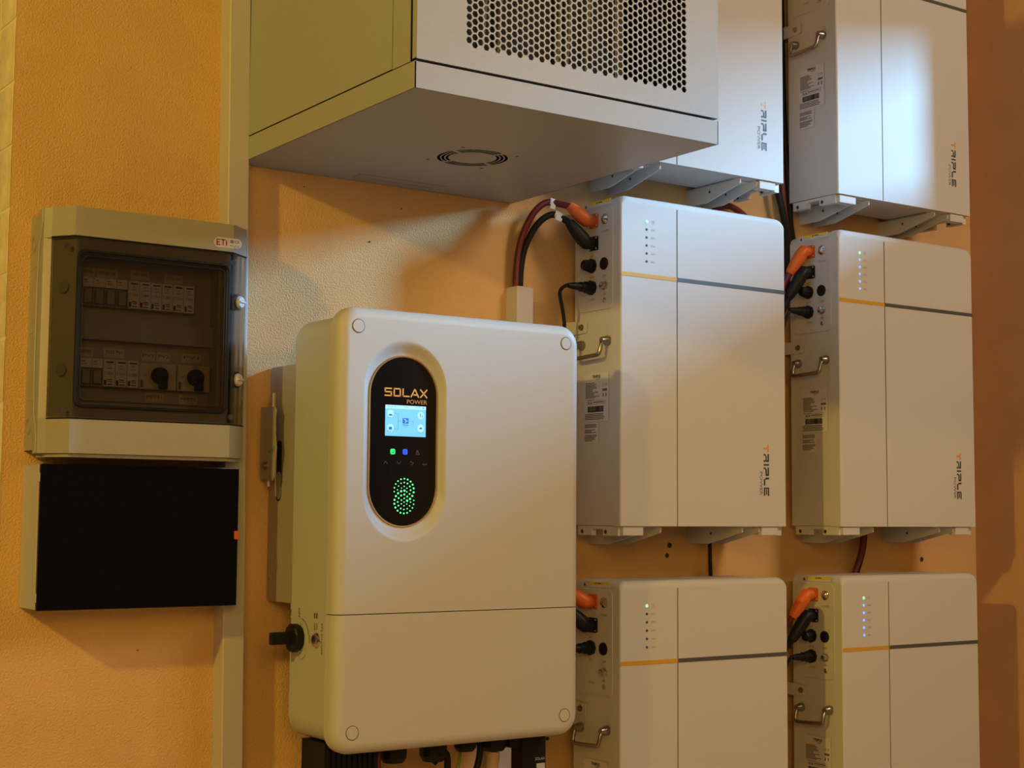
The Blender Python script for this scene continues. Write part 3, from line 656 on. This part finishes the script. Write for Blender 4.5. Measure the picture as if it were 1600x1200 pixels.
# display
DXO = 0.0056; YD = IY+0.0118
PC = (0.1063, 0.1235)
disp = make('display_panel', MB().plate(FRONT(0, YD+0.002, 0), pill(PC[0], PC[1], 0.0665, 0.1455), 0.0022), GLASSB, inv, smooth=0)
make('gold_rim', MB().tube([FRONT(0, YD, 0)(a, b, 0.0002) for a, b in pill(PC[0], PC[1], 0.0672, 0.1462)], 0.0017, 6, closed=True), GOLD, disp, origin=IO)
G = FRONT(DXO, YD-0.0002, 0)
bold = MB(); U = 0.0023
def solax(mb, F, a, b, wd, ht, t):
    # wide technical lettering built from strokes
    lw = wd*0.168; gp = (wd-5*lw)/4; h = ht
    def L(k, p, q): mb.line(F, (a+k*(lw+gp)+p[0]*lw, b+p[1]*h), (a+k*(lw+gp)+q[0]*lw, b+q[1]*h), t)
    for p, q in (((1, .92), (0.08, .92)), ((.08, .98), (.08, .46)), ((0, .52), (1, .52)), ((.93, .56), (.93, .02)), ((1, .08), (0, .08))): L(0, p, q)
    for p, q in (((.0, .92), (1, .92)), ((.08, .98), (.08, .02)), ((0, .08), (1, .08)), ((.93, .98), (.93, .02))): L(1, p, q)
    for p, q in (((.08, 1), (.08, 0)), ((0, .08), (1, .08))): L(2, p, q)
    for p, q in (((-.05, 0), (.5, 1)), ((.5, 1), (1.05, 0)), ((.3, .3), (.8, .3))): L(3, p, q)
    for p, q in (((0.02, 0), (1, 1)), ((0.02, 1), (1, 0))): L(4, p, q)
solax(bold, G, 0.0625, 0.2000, 0.0850, 0.0145, U)
make('maker_name', bold, GOLDT, disp, origin=IO, smooth=0)
make('maker_subtitle', MB().text(G, 'POWER', 0.1070, 0.1885, 0.0405, 0.0072), INKO, disp, origin=IO, smooth=0)
scr = make('screen', MB().rect(G, 0.0645, 0.1452, 0.1320, 0.1850, 0.0006), SCREEN, disp, origin=IO, smooth=0)
G2 = FRONT(DXO, YD-0.0008, 0)
make('screen_bright', MB().rect(G2, 0.0645, 0.1452, 0.1790, 0.1850, 0.0002).disc(G2, 0.0745, 0.1700, 0.0065, 0.0002).disc(G2, 0.0745, 0.1460, 0.0065, 0.0002).disc(G2, 0.1350, 0.1690, 0.0065, 0.0002).disc(G2, 0.1350, 0.1470, 0.0065, 0.0002), SCRW, scr, origin=IO, smooth=0)
ic = MB().plate(G2, rrect(0.0985, 0.1105, 0.1540, 0.1635, 0.001, 2), 0.0003).rect(G2, 0.0985, 0.1105, 0.1510, 0.1522, 0.0003)
ic.plate(G2, [(0.0705, 0.1665), (0.0785, 0.1665), (0.0770, 0.1695), (0.0720, 0.1695)], 0.0004).rect(G2, 0.0715, 0.0775, 0.1425, 0.1475, 0.0004).plate(G2, [(0.1315, 0.1455), (0.1385, 0.1455), (0.1365, 0.1485), (0.1335, 0.1485)], 0.0004).rect(G2, 0.1335, 0.1347, 0.1660, 0.1730, 0.0004).rect(G2, 0.1375, 0.1387, 0.1660, 0.1700, 0.0004).disc(G2, 0.1398, 0.1820, 0.0012, 0.0004)
make('screen_icons', ic, SCRB, scr, origin=IO, smooth=0)
sl = MB()
for p, q in (((0.082, 0.171), (0.090, 0.171)), ((0.090, 0.171), (0.090, 0.144)), ((0.090, 0.144), (0.083, 0.144)), ((0.090, 0.158), (0.0955, 0.158)), ((0.1135, 0.158), (0.1195, 0.158)), ((0.1195, 0.160), (0.1195, 0.152))): sl.line(G2, p, q, 0.0006, 0.0003)
sl.text(G2, '2024-05', 0.068, 0.1812, 0.018, 0.0022).text(G2, '20:45', 0.1005, 0.1812, 0.009, 0.0022).text(G2, '0.0kW', 0.124, 0.1812, 0.010, 0.0022).text(G2, '0.0kW', 0.0685, 0.1625, 0.008, 0.0018).text(G2, '56%', 0.0685, 0.1395, 0.008, 0.0018).text(G2, '1.2kW', 0.1300, 0.1375, 0.009, 0.0018).text(G2, '25kW', 0.1000, 0.1475, 0.008, 0.0018)
make('screen_lines', sl, SCRD, scr, origin=IO, smooth=0)
wi = MB().line(G2, (0.1005, 0.1620), (0.1040, 0.1600), 0.0008, 0.0006).line(G2, (0.1040, 0.1615), (0.1055, 0.1585), 0.0010, 0.0006).line(G2, (0.1055, 0.1590), (0.1085, 0.1580), 0.0010, 0.0006).line(G2, (0.1040, 0.1555), (0.1055, 0.1590), 0.0010, 0.0006)
make('screen_symbol', wi, SCRW, scr, origin=IO, smooth=0)
make('status_icon', MB().plate(G, rrect(0.0755, 0.0848, 0.1005, 0.1100, 0.0026, 4), 0.0005), GRNI, disp, origin=IO, smooth=0)
make('status_icon', MB().plate(G, rrect(0.1000, 0.1093, 0.1007, 0.1102, 0.0026, 4), 0.0005), BLUEI, disp, origin=IO, smooth=0)
im = MB().line(G2, (0.078, 0.1045), (0.0800, 0.1025), 0.0008).line(G2, (0.0800, 0.1025), (0.083, 0.1080), 0.0008).rect(G2, 0.1022, 0.1070, 0.1070, 0.1077).rect(G2, 0.1022, 0.1070, 0.1050, 0.1057).rect(G2, 0.1022, 0.1070, 0.1030, 0.1037)
make('icon_marks', im, DARK, disp, origin=IO, smooth=0)
dm = MB()
for p, q in (((0.1260, 0.1015), (0.1330, 0.1015)), ((0.1260, 0.1015), (0.1295, 0.1095)), ((0.1330, 0.1015), (0.1295, 0.1095)), ((0.1295, 0.1040), (0.1295, 0.1070)),
             ((0.0625, 0.0840), (0.0665, 0.0885)), ((0.0665, 0.0885), (0.0705, 0.0840)), ((0.0885, 0.0885), (0.0925, 0.0840)), ((0.0925, 0.0840), (0.0965, 0.0885)),
             ((0.1145, 0.0880), (0.1205, 0.0880)), ((0.1205, 0.0880), (0.1205, 0.0840)), ((0.1205, 0.0840), (0.1165, 0.0840)), ((0.1145, 0.0880), (0.1165, 0.0895)), ((0.1395, 0.0845), (0.1475, 0.0845)), ((0.1475, 0.0845), (0.1475, 0.0870)), ((0.1395, 0.0845), (0.1415, 0.0860))): dm.line(G, p, q, 0.0008)
make('touch_symbols', dm, DIM, disp, origin=IO, smooth=0)
# swirl of green dots (centres and sizes read as two interlocking rings)
DOTS = [(435,212,25),(360,225,25),(508,228,27),(295,267,24),(572,272,28),(246,332,23),(618,340,29),(219,414,22),(641,420,30),(217,500,20),(641,508,30),(614,588,31),(434,295,22),(362,314,21),(503,318,24),(308,376,20),(556,380,25),(286,459,19),(573,462,26),(434,380,19),(372,418,16),(492,420,19),(491,500,20),(553,546,25),(368,488,34),(440,474,34),(301,534,33),(252,598,32),(368,582,29),(438,560,29),(500,604,27),(224,680,32),(314,640,27),(436,645,22),(376,684,22),(565,654,33),(501,694,35),(222,766,31),(292,724,25),(434,726,19),(577,726,19),(647,686,20),(246,848,30),(310,806,24),(374,766,20),(494,768,18),(645,772,21),(293,915,28),(362,868,23),(434,808,20),(557,808,19),(619,852,22),(358,961,28),(432,890,21),(503,870,21),(569,917,24),(432,974,27),(503,961,25)]
gm = MB()
for x, y, r in DOTS:
    a = 0.0844+(x-219)/(645-219)*0.0385; b = 0.0612-(y-187)/(1000-187)*0.0632
    gm.disc(G, a, b, r*0.0000555, 0.0005, n=10)
make('dot_pattern', gm, LEDG, disp, origin=IO, smooth=0)
# left side controls
S = SIDE(IX0+0.004, 0, 0)
KY, KZ = -0.136, -0.2140
kb = make('isolator_knob', MB().lathe(S(-KY, KZ, 0), S.w, [(0, 0.0225), (0.006, 0.0225), (0.0065, 0.0245), (0.016, 0.0245), (0.018, 0.0225)], 12), BLK, inv, smooth=20)
make('knob_grip', MB().rbox(IX0-0.052, IX0-0.010, KY-0.006, KY+0.006, KZ-0.0105, KZ+0.0105, 0.0025, 2), BLK, kb, origin=IO)
make('padlock_plate', MB().plate(S, pill(-KY+0.006, KZ-0.006, 0.022, 0.030, 10), 0.002), INVS, kb, origin=IO)
sb = make('start_button', MB().lathe(S(0.2005, -0.2140, 0), S.w, [(0, 0.0125), (0.002, 0.0125), (0.0035, 0.0105), (0.006, 0.0100), (0.007, 0.0080)], 20), NICKEL, inv)
tm = MB()
SV = Frame(S.o, (0, 0, -1), (0, -1, 0))      # text running downwards
tm.text(SV, 'PV SWITCH', 0.168, 0.098, 0.052, 0.006).text(SV, 'OFF', 0.1635, 0.130, 0.017, 0.006).text(SV, 'ON', 0.208, 0.170, 0.011, 0.006).text(SV, 'SYS ON/OFF', 0.185, 0.2145, 0.052, 0.006).text(SV, 'ON', 0.186, 0.1965, 0.010, 0.005).text(SV, 'OFF', 0.186, 0.1885, 0.012, 0.005)
for a in (0.1885, 0.1965): tm.rect(SV, 0.1690, 0.1780, a, a+0.0015).rect(SV, 0.1690, 0.1780, a+0.0025, a+0.004)
arc = [(-KY+0.033*math.cos(math.radians(t)), KZ+0.033*math.sin(math.radians(t))) for t in range(10, 85, 8)]
tm.tube([S(a+0.001, b, 0.0002) for a, b in arc], 0.0005, 4)
make('side_lettering', tm, INK, inv, smooth=0)
# underside: glands, dongle
for x, y, r, h in ((0.150, -0.165, 0.026, 0.030), (0.232, -0.165, 0.027, 0.034), (0.300, -0.165, 0.022, 0.022), (0.362, -0.165, 0.026, 0.026)):
    make('cable_gland', MB().lathe((x, y, IZ0+0.0115), (0, 0, -1), [(0, r*1.05), (0.018, r*1.05), (0.0185, r*0.95), (0.018+h*0.7, r*0.92), (0.018+h, r*0.7)], 12), BLK, inv, smooth=20)
rib = MB().box(-0.006, 0.095, -0.205, -0.120, IZ0-0.10, IZ0+0.012)
for i in range(10): rib.box(-0.004+i*0.0100, 0.001+i*0.0100, -0.209, -0.205, IZ0-0.10, IZ0+0.010)
make('connector_block', rib, BLK, inv, smooth=0)
dg = thing('data_dongle', (0.437, -0.17, IZ0-0.09), 'black plug-in data dongle hanging under the inverter', 'dongle')
make('case', MB().rbox(0.410, 0.464, -0.19, -0.15, IZ0-0.09, IZ0+0.012, 0.004, 3), BLK, dg)
GF = FRONT(0, -0.19, 0)
make('white_mark', MB().rect(GF, 0.441, 0.460, IZ0-0.075, IZ0-0.0595).text(GF, 'SOLAX', 0.438, IZ0-0.0535, 0.022, 0.0050), PAPERG, dg, smooth=0)
make('dongle_cap', MB().rbox(0.384, 0.411, -0.185, -0.155, IZ0-0.028, IZ0+0.012, 0.003, 2), BLK, dg)
loose('inverter_lead', 'first black lead bending down from the glands under the inverter', BLKR, [(0.232, -0.165, IZ0-0.045), (0.255, -0.17, IZ0-0.02), (0.262, -0.17, IZ0-0.05), (0.250, -0.17, IZ0-0.12), (0.25, -0.16, IZ0-0.3)], 0.0062)
loose('inverter_lead', 'second black lead bending down from the glands under the inverter', BLKR, [(0.330, -0.165, IZ0-0.012), (0.331, -0.17, IZ0-0.03), (0.320, -0.17, IZ0-0.07), (0.292, -0.17, IZ0-0.12), (0.28, -0.16, IZ0-0.3)], 0.0062)
loose('earth_lead', 'green and yellow earth lead under the inverter', GRNY, [(0.318, -0.12, IZ0-0.02), (0.312, -0.13, IZ0-0.05), (0.290, -0.14, IZ0-0.10), (0.27, -0.14, IZ0-0.3)], 0.0032)
loose('supply_cable', 'thick beige cable entering the right gland under the inverter', TANC, [(0.362, -0.165, IZ0-0.035), (0.358, -0.165, IZ0-0.07), (0.345, -0.165, IZ0-0.12), (0.34, -0.165, IZ0-0.4)], 0.0120)
loose('inverter_lead', 'dark red lead beside the leftmost gland under the inverter', REDC, [(0.110, -0.18, IZ0+0.005), (0.106, -0.19, IZ0-0.03), (0.108, -0.19, IZ0-0.08), (0.11, -0.18, IZ0-0.3)], 0.0050)

# ------------------------------------------------------------------ trunking
def trunk(label, x0, x1, z0, z1, shear=0.0, zc=0.0, d=0.042):
    t = thing('cable_trunking', ((x0+x1)/2, 0, z0), label, 'trunking')
    def sh(mb):
        mb.v = [(v[0]+shear*(v[2]-zc), v[1], v[2]) for v in mb.v]; return mb
    make('base_channel', sh(MB().box(x0+0.0008, x1-0.0008, -d*0.62, -0.0002, z0, z1)), TRUNK, t, smooth=0)
    make('lid', sh(MB().rbox(x0, x1, -d, -d*0.60, z0, z1, 0.0025, 3)), TRUNK, t)
    return t
trunk('tall white cable trunking running from top to bottom left of the inverter', -0.1283, -0.0880, ZB+0.001, 1.6, -0.01177, 0.333)
trunk('short white trunking end behind the inverter where two cables enter', 0.495, 0.535, -0.16, 0.455, 0.0, 0.0, 0.040)
trunk('white trunking below the inverter beside the data dongle', 0.452, 0.492, ZB+0.001, -0.166, 0.0, 0.0, 0.040)

# ------------------------------------------------------------------ smoked-door distribution box
EX0, EX1 = -0.464, -0.1045
eti = thing('distribution_box', (-0.29, 0, 0.088), 'beige electrical box with smoked window and two turn locks', 'electrical box')
EO = LOC[eti.name]
m = MB()
yb = -0.0445
m.prism([(EX0, 0, 0.098), (EX0, yb, 0.098), (EX0, yb, 0.480), (EX0+0.004, 0, 0.484), ], (0.004, 0, 0))
m.box(EX0, -0.140, yb, 0, 0.098, 0.118).box(EX0, -0.140, yb, 0, 0.466, 0.486).box(EX0, EX0+0.02, yb, 0, 0.118, 0.466).box(-0.160, -0.140, yb, 0, 0.118, 0.466).box(EX0+0.02, -0.160, -0.004, 0, 0.118, 0.466)
m.box(-0.140, EX1, yb, yb+0.002, 0.098, 0.486)
back = make('back_box', m, ETI, eti, smooth=0)
Sd = SIDE(EX0, 0, 0)
for zz in (0.439, 0.137):
    make('knockout', MB().ring(Sd, 0.020, zz, 0.0120, 0.0135, 0.0008, n=24).ring(Sd, 0.020, zz, 0.0085, 0.0093, 0.0006, n=24), ETI, back, origin=EO)
for za, zb_ in ((0.300, 0.398), (0.180, 0.290)):
    make('knockout_line', MB().tube([Sd(a, b, 0) for a, b in [(0.040, za), (0.012, za), (0.009, za+0.004), (0.009, zb_-0.006), (0.014, zb_), (0.040, zb_+0.003)]], 0.0006, 4), ETI, back, origin=EO)
# cover: plan profile extruded
def plan(off): return [(EX0+off, yb-0.0), (EX0+off, -0.068+off*0.4), (EX0+0.010+off, -0.078+off), (-0.4275+off, -0.115+off), (-0.1515-off, -0.115+off), (-0.112-off, -0.082+off), (EX1-off, -0.066+off*0.4), (EX1-off, yb)]
cv = MB()
def pr(off, z0, z1, clip=None):
    P = plan(off)
    cv.prism([(x, y, z0) for x, y in P], (0, 0, z1-z0))
pr(0, 0.4435, 0.4930); pr(0, 0.0925, 0.1490)
OF = 0.0045
P = plan(OF); OX0, OX1, OZ0, OZ1 = -0.4195, -0.1605, 0.1705, 0.4195
Lp = [(EX0, yb), (EX0, -0.068), P[2], P[3], (OX0, P[3][1]), (OX0, yb)]; Rp = [(OX1, yb), (OX1, P[4][1]), P[4], P[5], (EX1, -0.066), (EX1, yb)]
for Q in (Lp, Rp): cv.prism([(x, y, 0.1490) for x, y in Q], (0, 0, 0.2945))
cv.box(OX0, OX1, P[3][1], yb, 0.149, OZ0).box(OX0, OX1, P[3][1], yb, OZ1, 0.4435)
cover = make('cover', cv, ETI, eti, smooth=0)
# sealing lip that kinks round the side
make('sealing_lip', MB().tube([(EX0-0.001, yb-0.020, 0.4925), (EX0-0.001, yb-0.020, 0.462), (EX0-0.001, yb-0.001, 0.425), (EX0-0.001, yb-0.001, 0.165), (EX0-0.001, yb-0.020, 0.128), (EX0-0.001, yb-0.020, 0.094)], 0.0022, 8, smooth=1), ETI, cover, origin=EO)
make('bottom_lip', MB().prism([(x, y, 0.0925) for x, y in [(EX0+0.006, yb), (EX0+0.012, -0.072), (-0.4265, -0.108), (-0.1525, -0.108), (-0.116, -0.078), (EX1-0.004, yb)]], (0, 0, -0.006)), ETI, cover, origin=EO)
make('top_stud', MB().rbox(-0.132, -0.126, -0.085, -0.079, 0.493, 0.497, 0.001, 1), ETI, cover, origin=EO)
# interior
make('device_plate', MB().box(OX0-0.002, OX1+0.002, -0.051, -0.047, 0.150, 0.440), ETI, eti, smooth=0)
make('middle_band', MB().box(OX0, OX1, -0.066, -0.051, 0.2835, 0.3175), ETI, eti, smooth=0)
make('inner_trim', MB().box(-0.1640, OX1, -0.085, -0.051, OZ0, OZ1).box(OX0, -0.405, -0.085, -0.051, OZ0, OZ1), ETI, eti, smooth=0)
# smoked door
dpo = plan(0.0); dpi = plan(0.003)
sec = dpo[2:6]; seci = dpi[2:6]
door = make('smoked_door', MB().prism([(x, y, 0.1505) for x, y in sec]+[(x, y, 0.1505) for x, y in seci[::-1]], (0, 0, 0.2915)), TINT, eti, smooth=0)
ET = FRONT(0, -0.1155, 0)
fr_ = rrect(-0.4215, -0.1585, 0.1690, 0.4210, 0.012, 6)
make('window_gasket', MB().tube([ET(a, b, 0.0004) for a, b in fr_], 0.0022, 6, closed=True), BLK, door, origin=EO)
fr_ = rrect(-0.4135, -0.1665, 0.1770, 0.4130, 0.009, 6)
make('window_bead', MB().tube([ET(a, b, 0.0002) for a, b in fr_], 0.0011, 6, closed=True), BLK, door, origin=EO)
for zz in (0.4440, 0.1485): make('door_edge', MB().tube([(x, y, zz) for x, y in dpo[2:6]], 0.0013, 6), BLK, door, origin=EO)
for zz in (0.3615, 0.2270):
    lk = make('turn_lock', MB().lathe((-0.1330, -0.0990, zz), (0.55, -0.835, 0), [(0, 0.0110), (0.004, 0.0110), (0.006, 0.0095), (0.0075, 0.0090)], 24), TRUNK, door, origin=EO)
    make('lock_slot', MB().rect(Frame((-0.1330, -0.0990, zz), (0.835, 0.55, 0), (0, 0, 1)), -0.0085, 0.0085, -0.0012, 0.0014, 0.0030, 0.0074), TRUNK, lk, origin=EO)
    make('lock_ring', MB().lathe((-0.1335, -0.0982, zz), (0.55, -0.835, 0), [(0, 0.0145), (0.0022, 0.0140)], 24), BLK, lk, origin=EO)
for zz in (0.3615, 0.2265):
    make('hinge_boss', MB().lathe((-0.4378, -0.0940, zz), (-0.81, -0.58, 0), [(0, 0.0100), (0.0008, 0.0095)], 20), BOSS, cover, origin=EO)
for x, zz in ((-0.4385, 0.4275), (-0.1520, 0.4265), (-0.4370, 0.1600), (-0.1500, 0.1610)):
    make('cover_screw', MB().lathe((x, -0.1085 if x < -0.3 else -0.1150, zz), (0, -1, 0), [(0, 0.0048), (0.0022, 0.0048)], 14), INK, cover, origin=EO)
st = make('maker_sticker', MB().plate(FRONT(0, -0.115, 0), pill(0, 0, 0.0085, 0.0258, 8) and [(-0.1620+b, 0.4600+a-0.10*0.0*b) for a, b in pill(0, 0, 0.0085, 0.0258, 8)], 0.0005), PAPER, eti, smooth=0)
make('sticker_field', MB().plate(FRONT(0, -0.1155, 0), [(-0.1860, 0.4545), (-0.1600, 0.4525), (-0.1600, 0.4675), (-0.1860, 0.4655)], 0.0003), PINK, st, origin=EO, smooth=0)
ts = FRONT(0, -0.1159, 0); tm = MB(); U2 = 0.0017
for p, q in (((-0.1825, 0.4555), (-0.1825, 0.4648)), ((-0.1832, 0.4648), (-0.1765, 0.4648)), ((-0.1825, 0.4602), (-0.1772, 0.4602)), ((-0.1832, 0.4556), (-0.1765, 0.4556)), ((-0.1752, 0.4648), (-0.1672, 0.4648)), ((-0.1712, 0.4648), (-0.1712, 0.4550)), ((-0.1650, 0.4640), (-0.1650, 0.4550))): tm.line(ts, p, q, U2, 0.0003)
make('maker_name', tm, PURPLE, st, origin=EO, smooth=0)
tm = MB().text(ts, 'CE', -0.1500, 0.4605, 0.0085, 0.0050).text(ts, 'IP65', -0.1585, 0.4545, 0.0060, 0.0025).text(ts, '1000V DC', -0.1510, 0.4550, 0.0105, 0.0022).text(ts, 'EN 61439', -0.1510, 0.4522, 0.0095, 0.0020)
for a in (0, 0.0012): tm.line(ts, (-0.1575+a, 0.4605+a), (-0.1525-a, 0.4605+a), 0.0004).line(ts, (-0.1575+a, 0.4655-a), (-0.1525-a, 0.4655-a), 0.0004).line(ts, (-0.1575+a, 0.4605+a), (-0.1575+a, 0.4655-a), 0.0004).line(ts, (-0.1525-a, 0.4605+a), (-0.1525-a, 0.4655-a), 0.0004)
make('sticker_print', tm, INK, st, origin=EO, smooth=0)
# paper tapes
TP = FRONT(0, -0.051, 0); YM = -0.066
for k, (cxx, czz, wd, txt) in enumerate(((-0.3870, 0.3960, 0.033, 'INVERTER'), (-0.3500, 0.3960, 0.036, 'INVERTER'), (-0.2930, 0.3990, 0.033, 'TEST PV2'), (-0.2330, 0.3975, 0.033, 'TEST PV1'), (-0.3850, 0.2625, 0.030, 'INVERTER'), (-0.3350, 0.2640, 0.036, 'TEST PV1'), (-0.2750, 0.2625, 0.024, 'PV1'), (-0.2470, 0.2625, 0.024, 'PV2'), (-0.1970, 0.2635, 0.034, 'PV1'), (-0.2620, 0.1925, 0.034, 'MPPT1'), (-0.2010, 0.1915, 0.034, 'MPPT2'))):
    tp = make('paper_tape', MB().rect(TP, cxx-wd/2, cxx+wd/2, czz-0.0080, czz+0.0080, 0.0006), TAPE, eti, smooth=0)
    make('tape_print', MB().text(TP, txt, cxx-wd*0.4, czz-0.0010, wd*0.8, 0.0050, 0.0009), INK, tp, origin=EO, smooth=0)
# devices in the box
def device(kind, x0, x1, z0, z1, label, group):
    root = thing({'b': 'circuit_breaker', 's': 'surge_arrester', 'r': 'rotary_isolator'}[kind], ((x0+x1)/2, -0.051, z0), label, {'b': 'breaker', 's': 'surge arrester', 'r': 'switch'}[kind], group)
    o = LOC[root.name]; F = FRONT(0, -0.068, 0)
    if kind == 'b':
        zm = z1-(z1-z0)*0.34
        make('casing', MB().rbox(x0+0.0003, x1-0.0003, -0.062, -0.0512, z0, zm, 0.0006, 1), MODG, root)
        make('top_block', MB().rbox(x0+0.0003, x1-0.0003, -0.068, -0.0512, zm, z1, 0.0006, 1), MODW, root)
        make('lever', MB().rbox(x0+0.003, x1-0.003, -0.070, -0.062, z0+0.004, zm-0.004, 0.001, 1), MODG, root)
        make('print', MB().rect(F, x0+0.003, x0+0.008, z1-0.006, z1-0.0045).rect(F, x0+0.003, x0+0.010, z1-0.010, z1-0.009), INKG, root, smooth=0)
    elif kind == 's':
        make('casing', MB().rbox(x0+0.0003, x1-0.0003, -0.068, -0.0512, z0, z1, 0.0008, 1), MODW, root)
        w_ = x1-x0
        pm = MB().rect(F, x0+w_*0.22, x1-w_*0.15, z1-0.0060, z1-0.0035).text(F, 'PV', x0+w_*0.40, z1-0.0125, w_*0.2, 0.0035).rect(F, x0+w_*0.3, x1-w_*0.25, z1-0.0155, z1-0.0148).text(F, 'C 20kA', x0+w_*0.12, z1-0.0255, w_*0.74, 0.0045).rect(F, x0+w_*0.35, x1-w_*0.25, z0+0.0110, z0+0.0125).rect(F, x0+w_*0.38, x1-w_*0.2, z0+0.0080, z0+0.0092).rect(F, x0+w_*0.08, x0+w_*0.28, z0+0.0025, z0+0.0110).rect(F, x0+w_*0.38, x1-w_*0.2, z0+0.0030, z0+0.0045)
        make('print', pm, INK, root, smooth=0)
    else:
        make('casing', MB().rbox(x0+0.0005, x1-0.0005, -0.062, -0.0512, z0, z1, 0.001, 1), TAPE, root)
        c = ((x0+x1)/2+0.002, -0.062, (z0+z1)/2+0.002)
        k = make('knob', MB().lathe(c, (0, -1, 0), [(0, 0.0145), (0.010, 0.0135), (0.012, 0.012)], 24), BLK, root)
        make('pointer', MB().rbox(c[0]-0.002, c[0]+0.0125, -0.074, -0.0625, c[2]-0.0235, c[2], 0.002, 1), BLK, k, origin=o)
        Fr = FRONT(0, -0.062, 0)
        make('print', MB().text(Fr, 'ON', c[0]-0.004, z1-0.0055, 0.008, 0.0035).text(Fr, 'OFF', x0+0.008, c[2]-0.002, 0.006, 0.0035).rect(Fr, x0+0.003, x0+0.007, z0+0.003, z0+0.016), INKG, root, smooth=0)
    return root
w4 = (0.0780)/4; ordn = ('first', 'second', 'third', 'fourth', 'fifth', 'sixth')
for i in range(4): device('b', -0.3975+i*w4, -0.3975+(i+1)*w4, 0.339, 0.3865, ordn[i]+' grey circuit breaker from the left in the upper row of the smoked box', 'breakers behind the smoked window')
for i in range(6): device('s', -0.3190+i*0.0198, -0.3190+(i+1)*0.0198, 0.3395, 0.3865, ordn[i]+' white surge arrester from the left in the upper row of the smoked box', 'surge arresters behind the smoked window')
for i in range(2): device('b', -0.3965+i*0.0190, -0.3965+(i+1)*0.0190, 0.2055, 0.2515, ordn[i]+' grey circuit breaker from the left in the lower row of the smoked box', 'breakers behind the smoked window')
for i in range(3): device('s', -0.3580+i*0.0205, -0.3580+(i+1)*0.0205, 0.2060, 0.2515, ordn[i]+' white surge arrester from the left in the lower row of the smoked box', 'surge arresters behind the smoked window')
for i, (a, b) in enumerate(((-0.2940, -0.2270), (-0.2260, -0.1660))): device('r', a, b, 0.2055, 0.2500, ('left', 'right')[i]+' rotary switch with black knob in the smoked box', 'rotary switches behind the smoked window')

# ------------------------------------------------------------------ fuse box with glossy black door
KX0, KX1, KZ0, KZ1 = -0.4641, -0.1205, -0.1590, 0.0755
fb = thing('fuse_box', (-0.29, 0, KZ0), 'wide fuse box with glossy black door and small orange tab', 'fuse box')
FO = LOC[fb.name]
make('back_box', MB().rbox(KX0, -0.140, -0.0800, -0.0005, KZ0+0.0015, KZ1-0.001, 0.002, 2), TRUNK, fb)
dr = make('door', MB().rbox(KX0+0.001, KX1, -0.0916, -0.0815, KZ0, KZ1, 0.0018, 2), GLOSS, fb)
make('door_frame', MB().box(KX0+0.006, KX1-0.004, -0.0816, -0.0790, KZ0+0.004, KZ1-0.004), BLK, dr, origin=FO, smooth=0)
for z0, z1 in ((0.046, 0.061), (-0.146, -0.131)):
    make('hinge', MB().rbox(KX0-0.0004, KX0+0.006, -0.0870, -0.0790, z0, z1, 0.001, 1), TRUNK, fb)
make('orange_tab', MB().rbox(KX1-0.0075, KX1+0.0015, -0.0935, -0.0830, -0.0465, -0.0320, 0.0012, 2), ORG, dr, origin=FO)
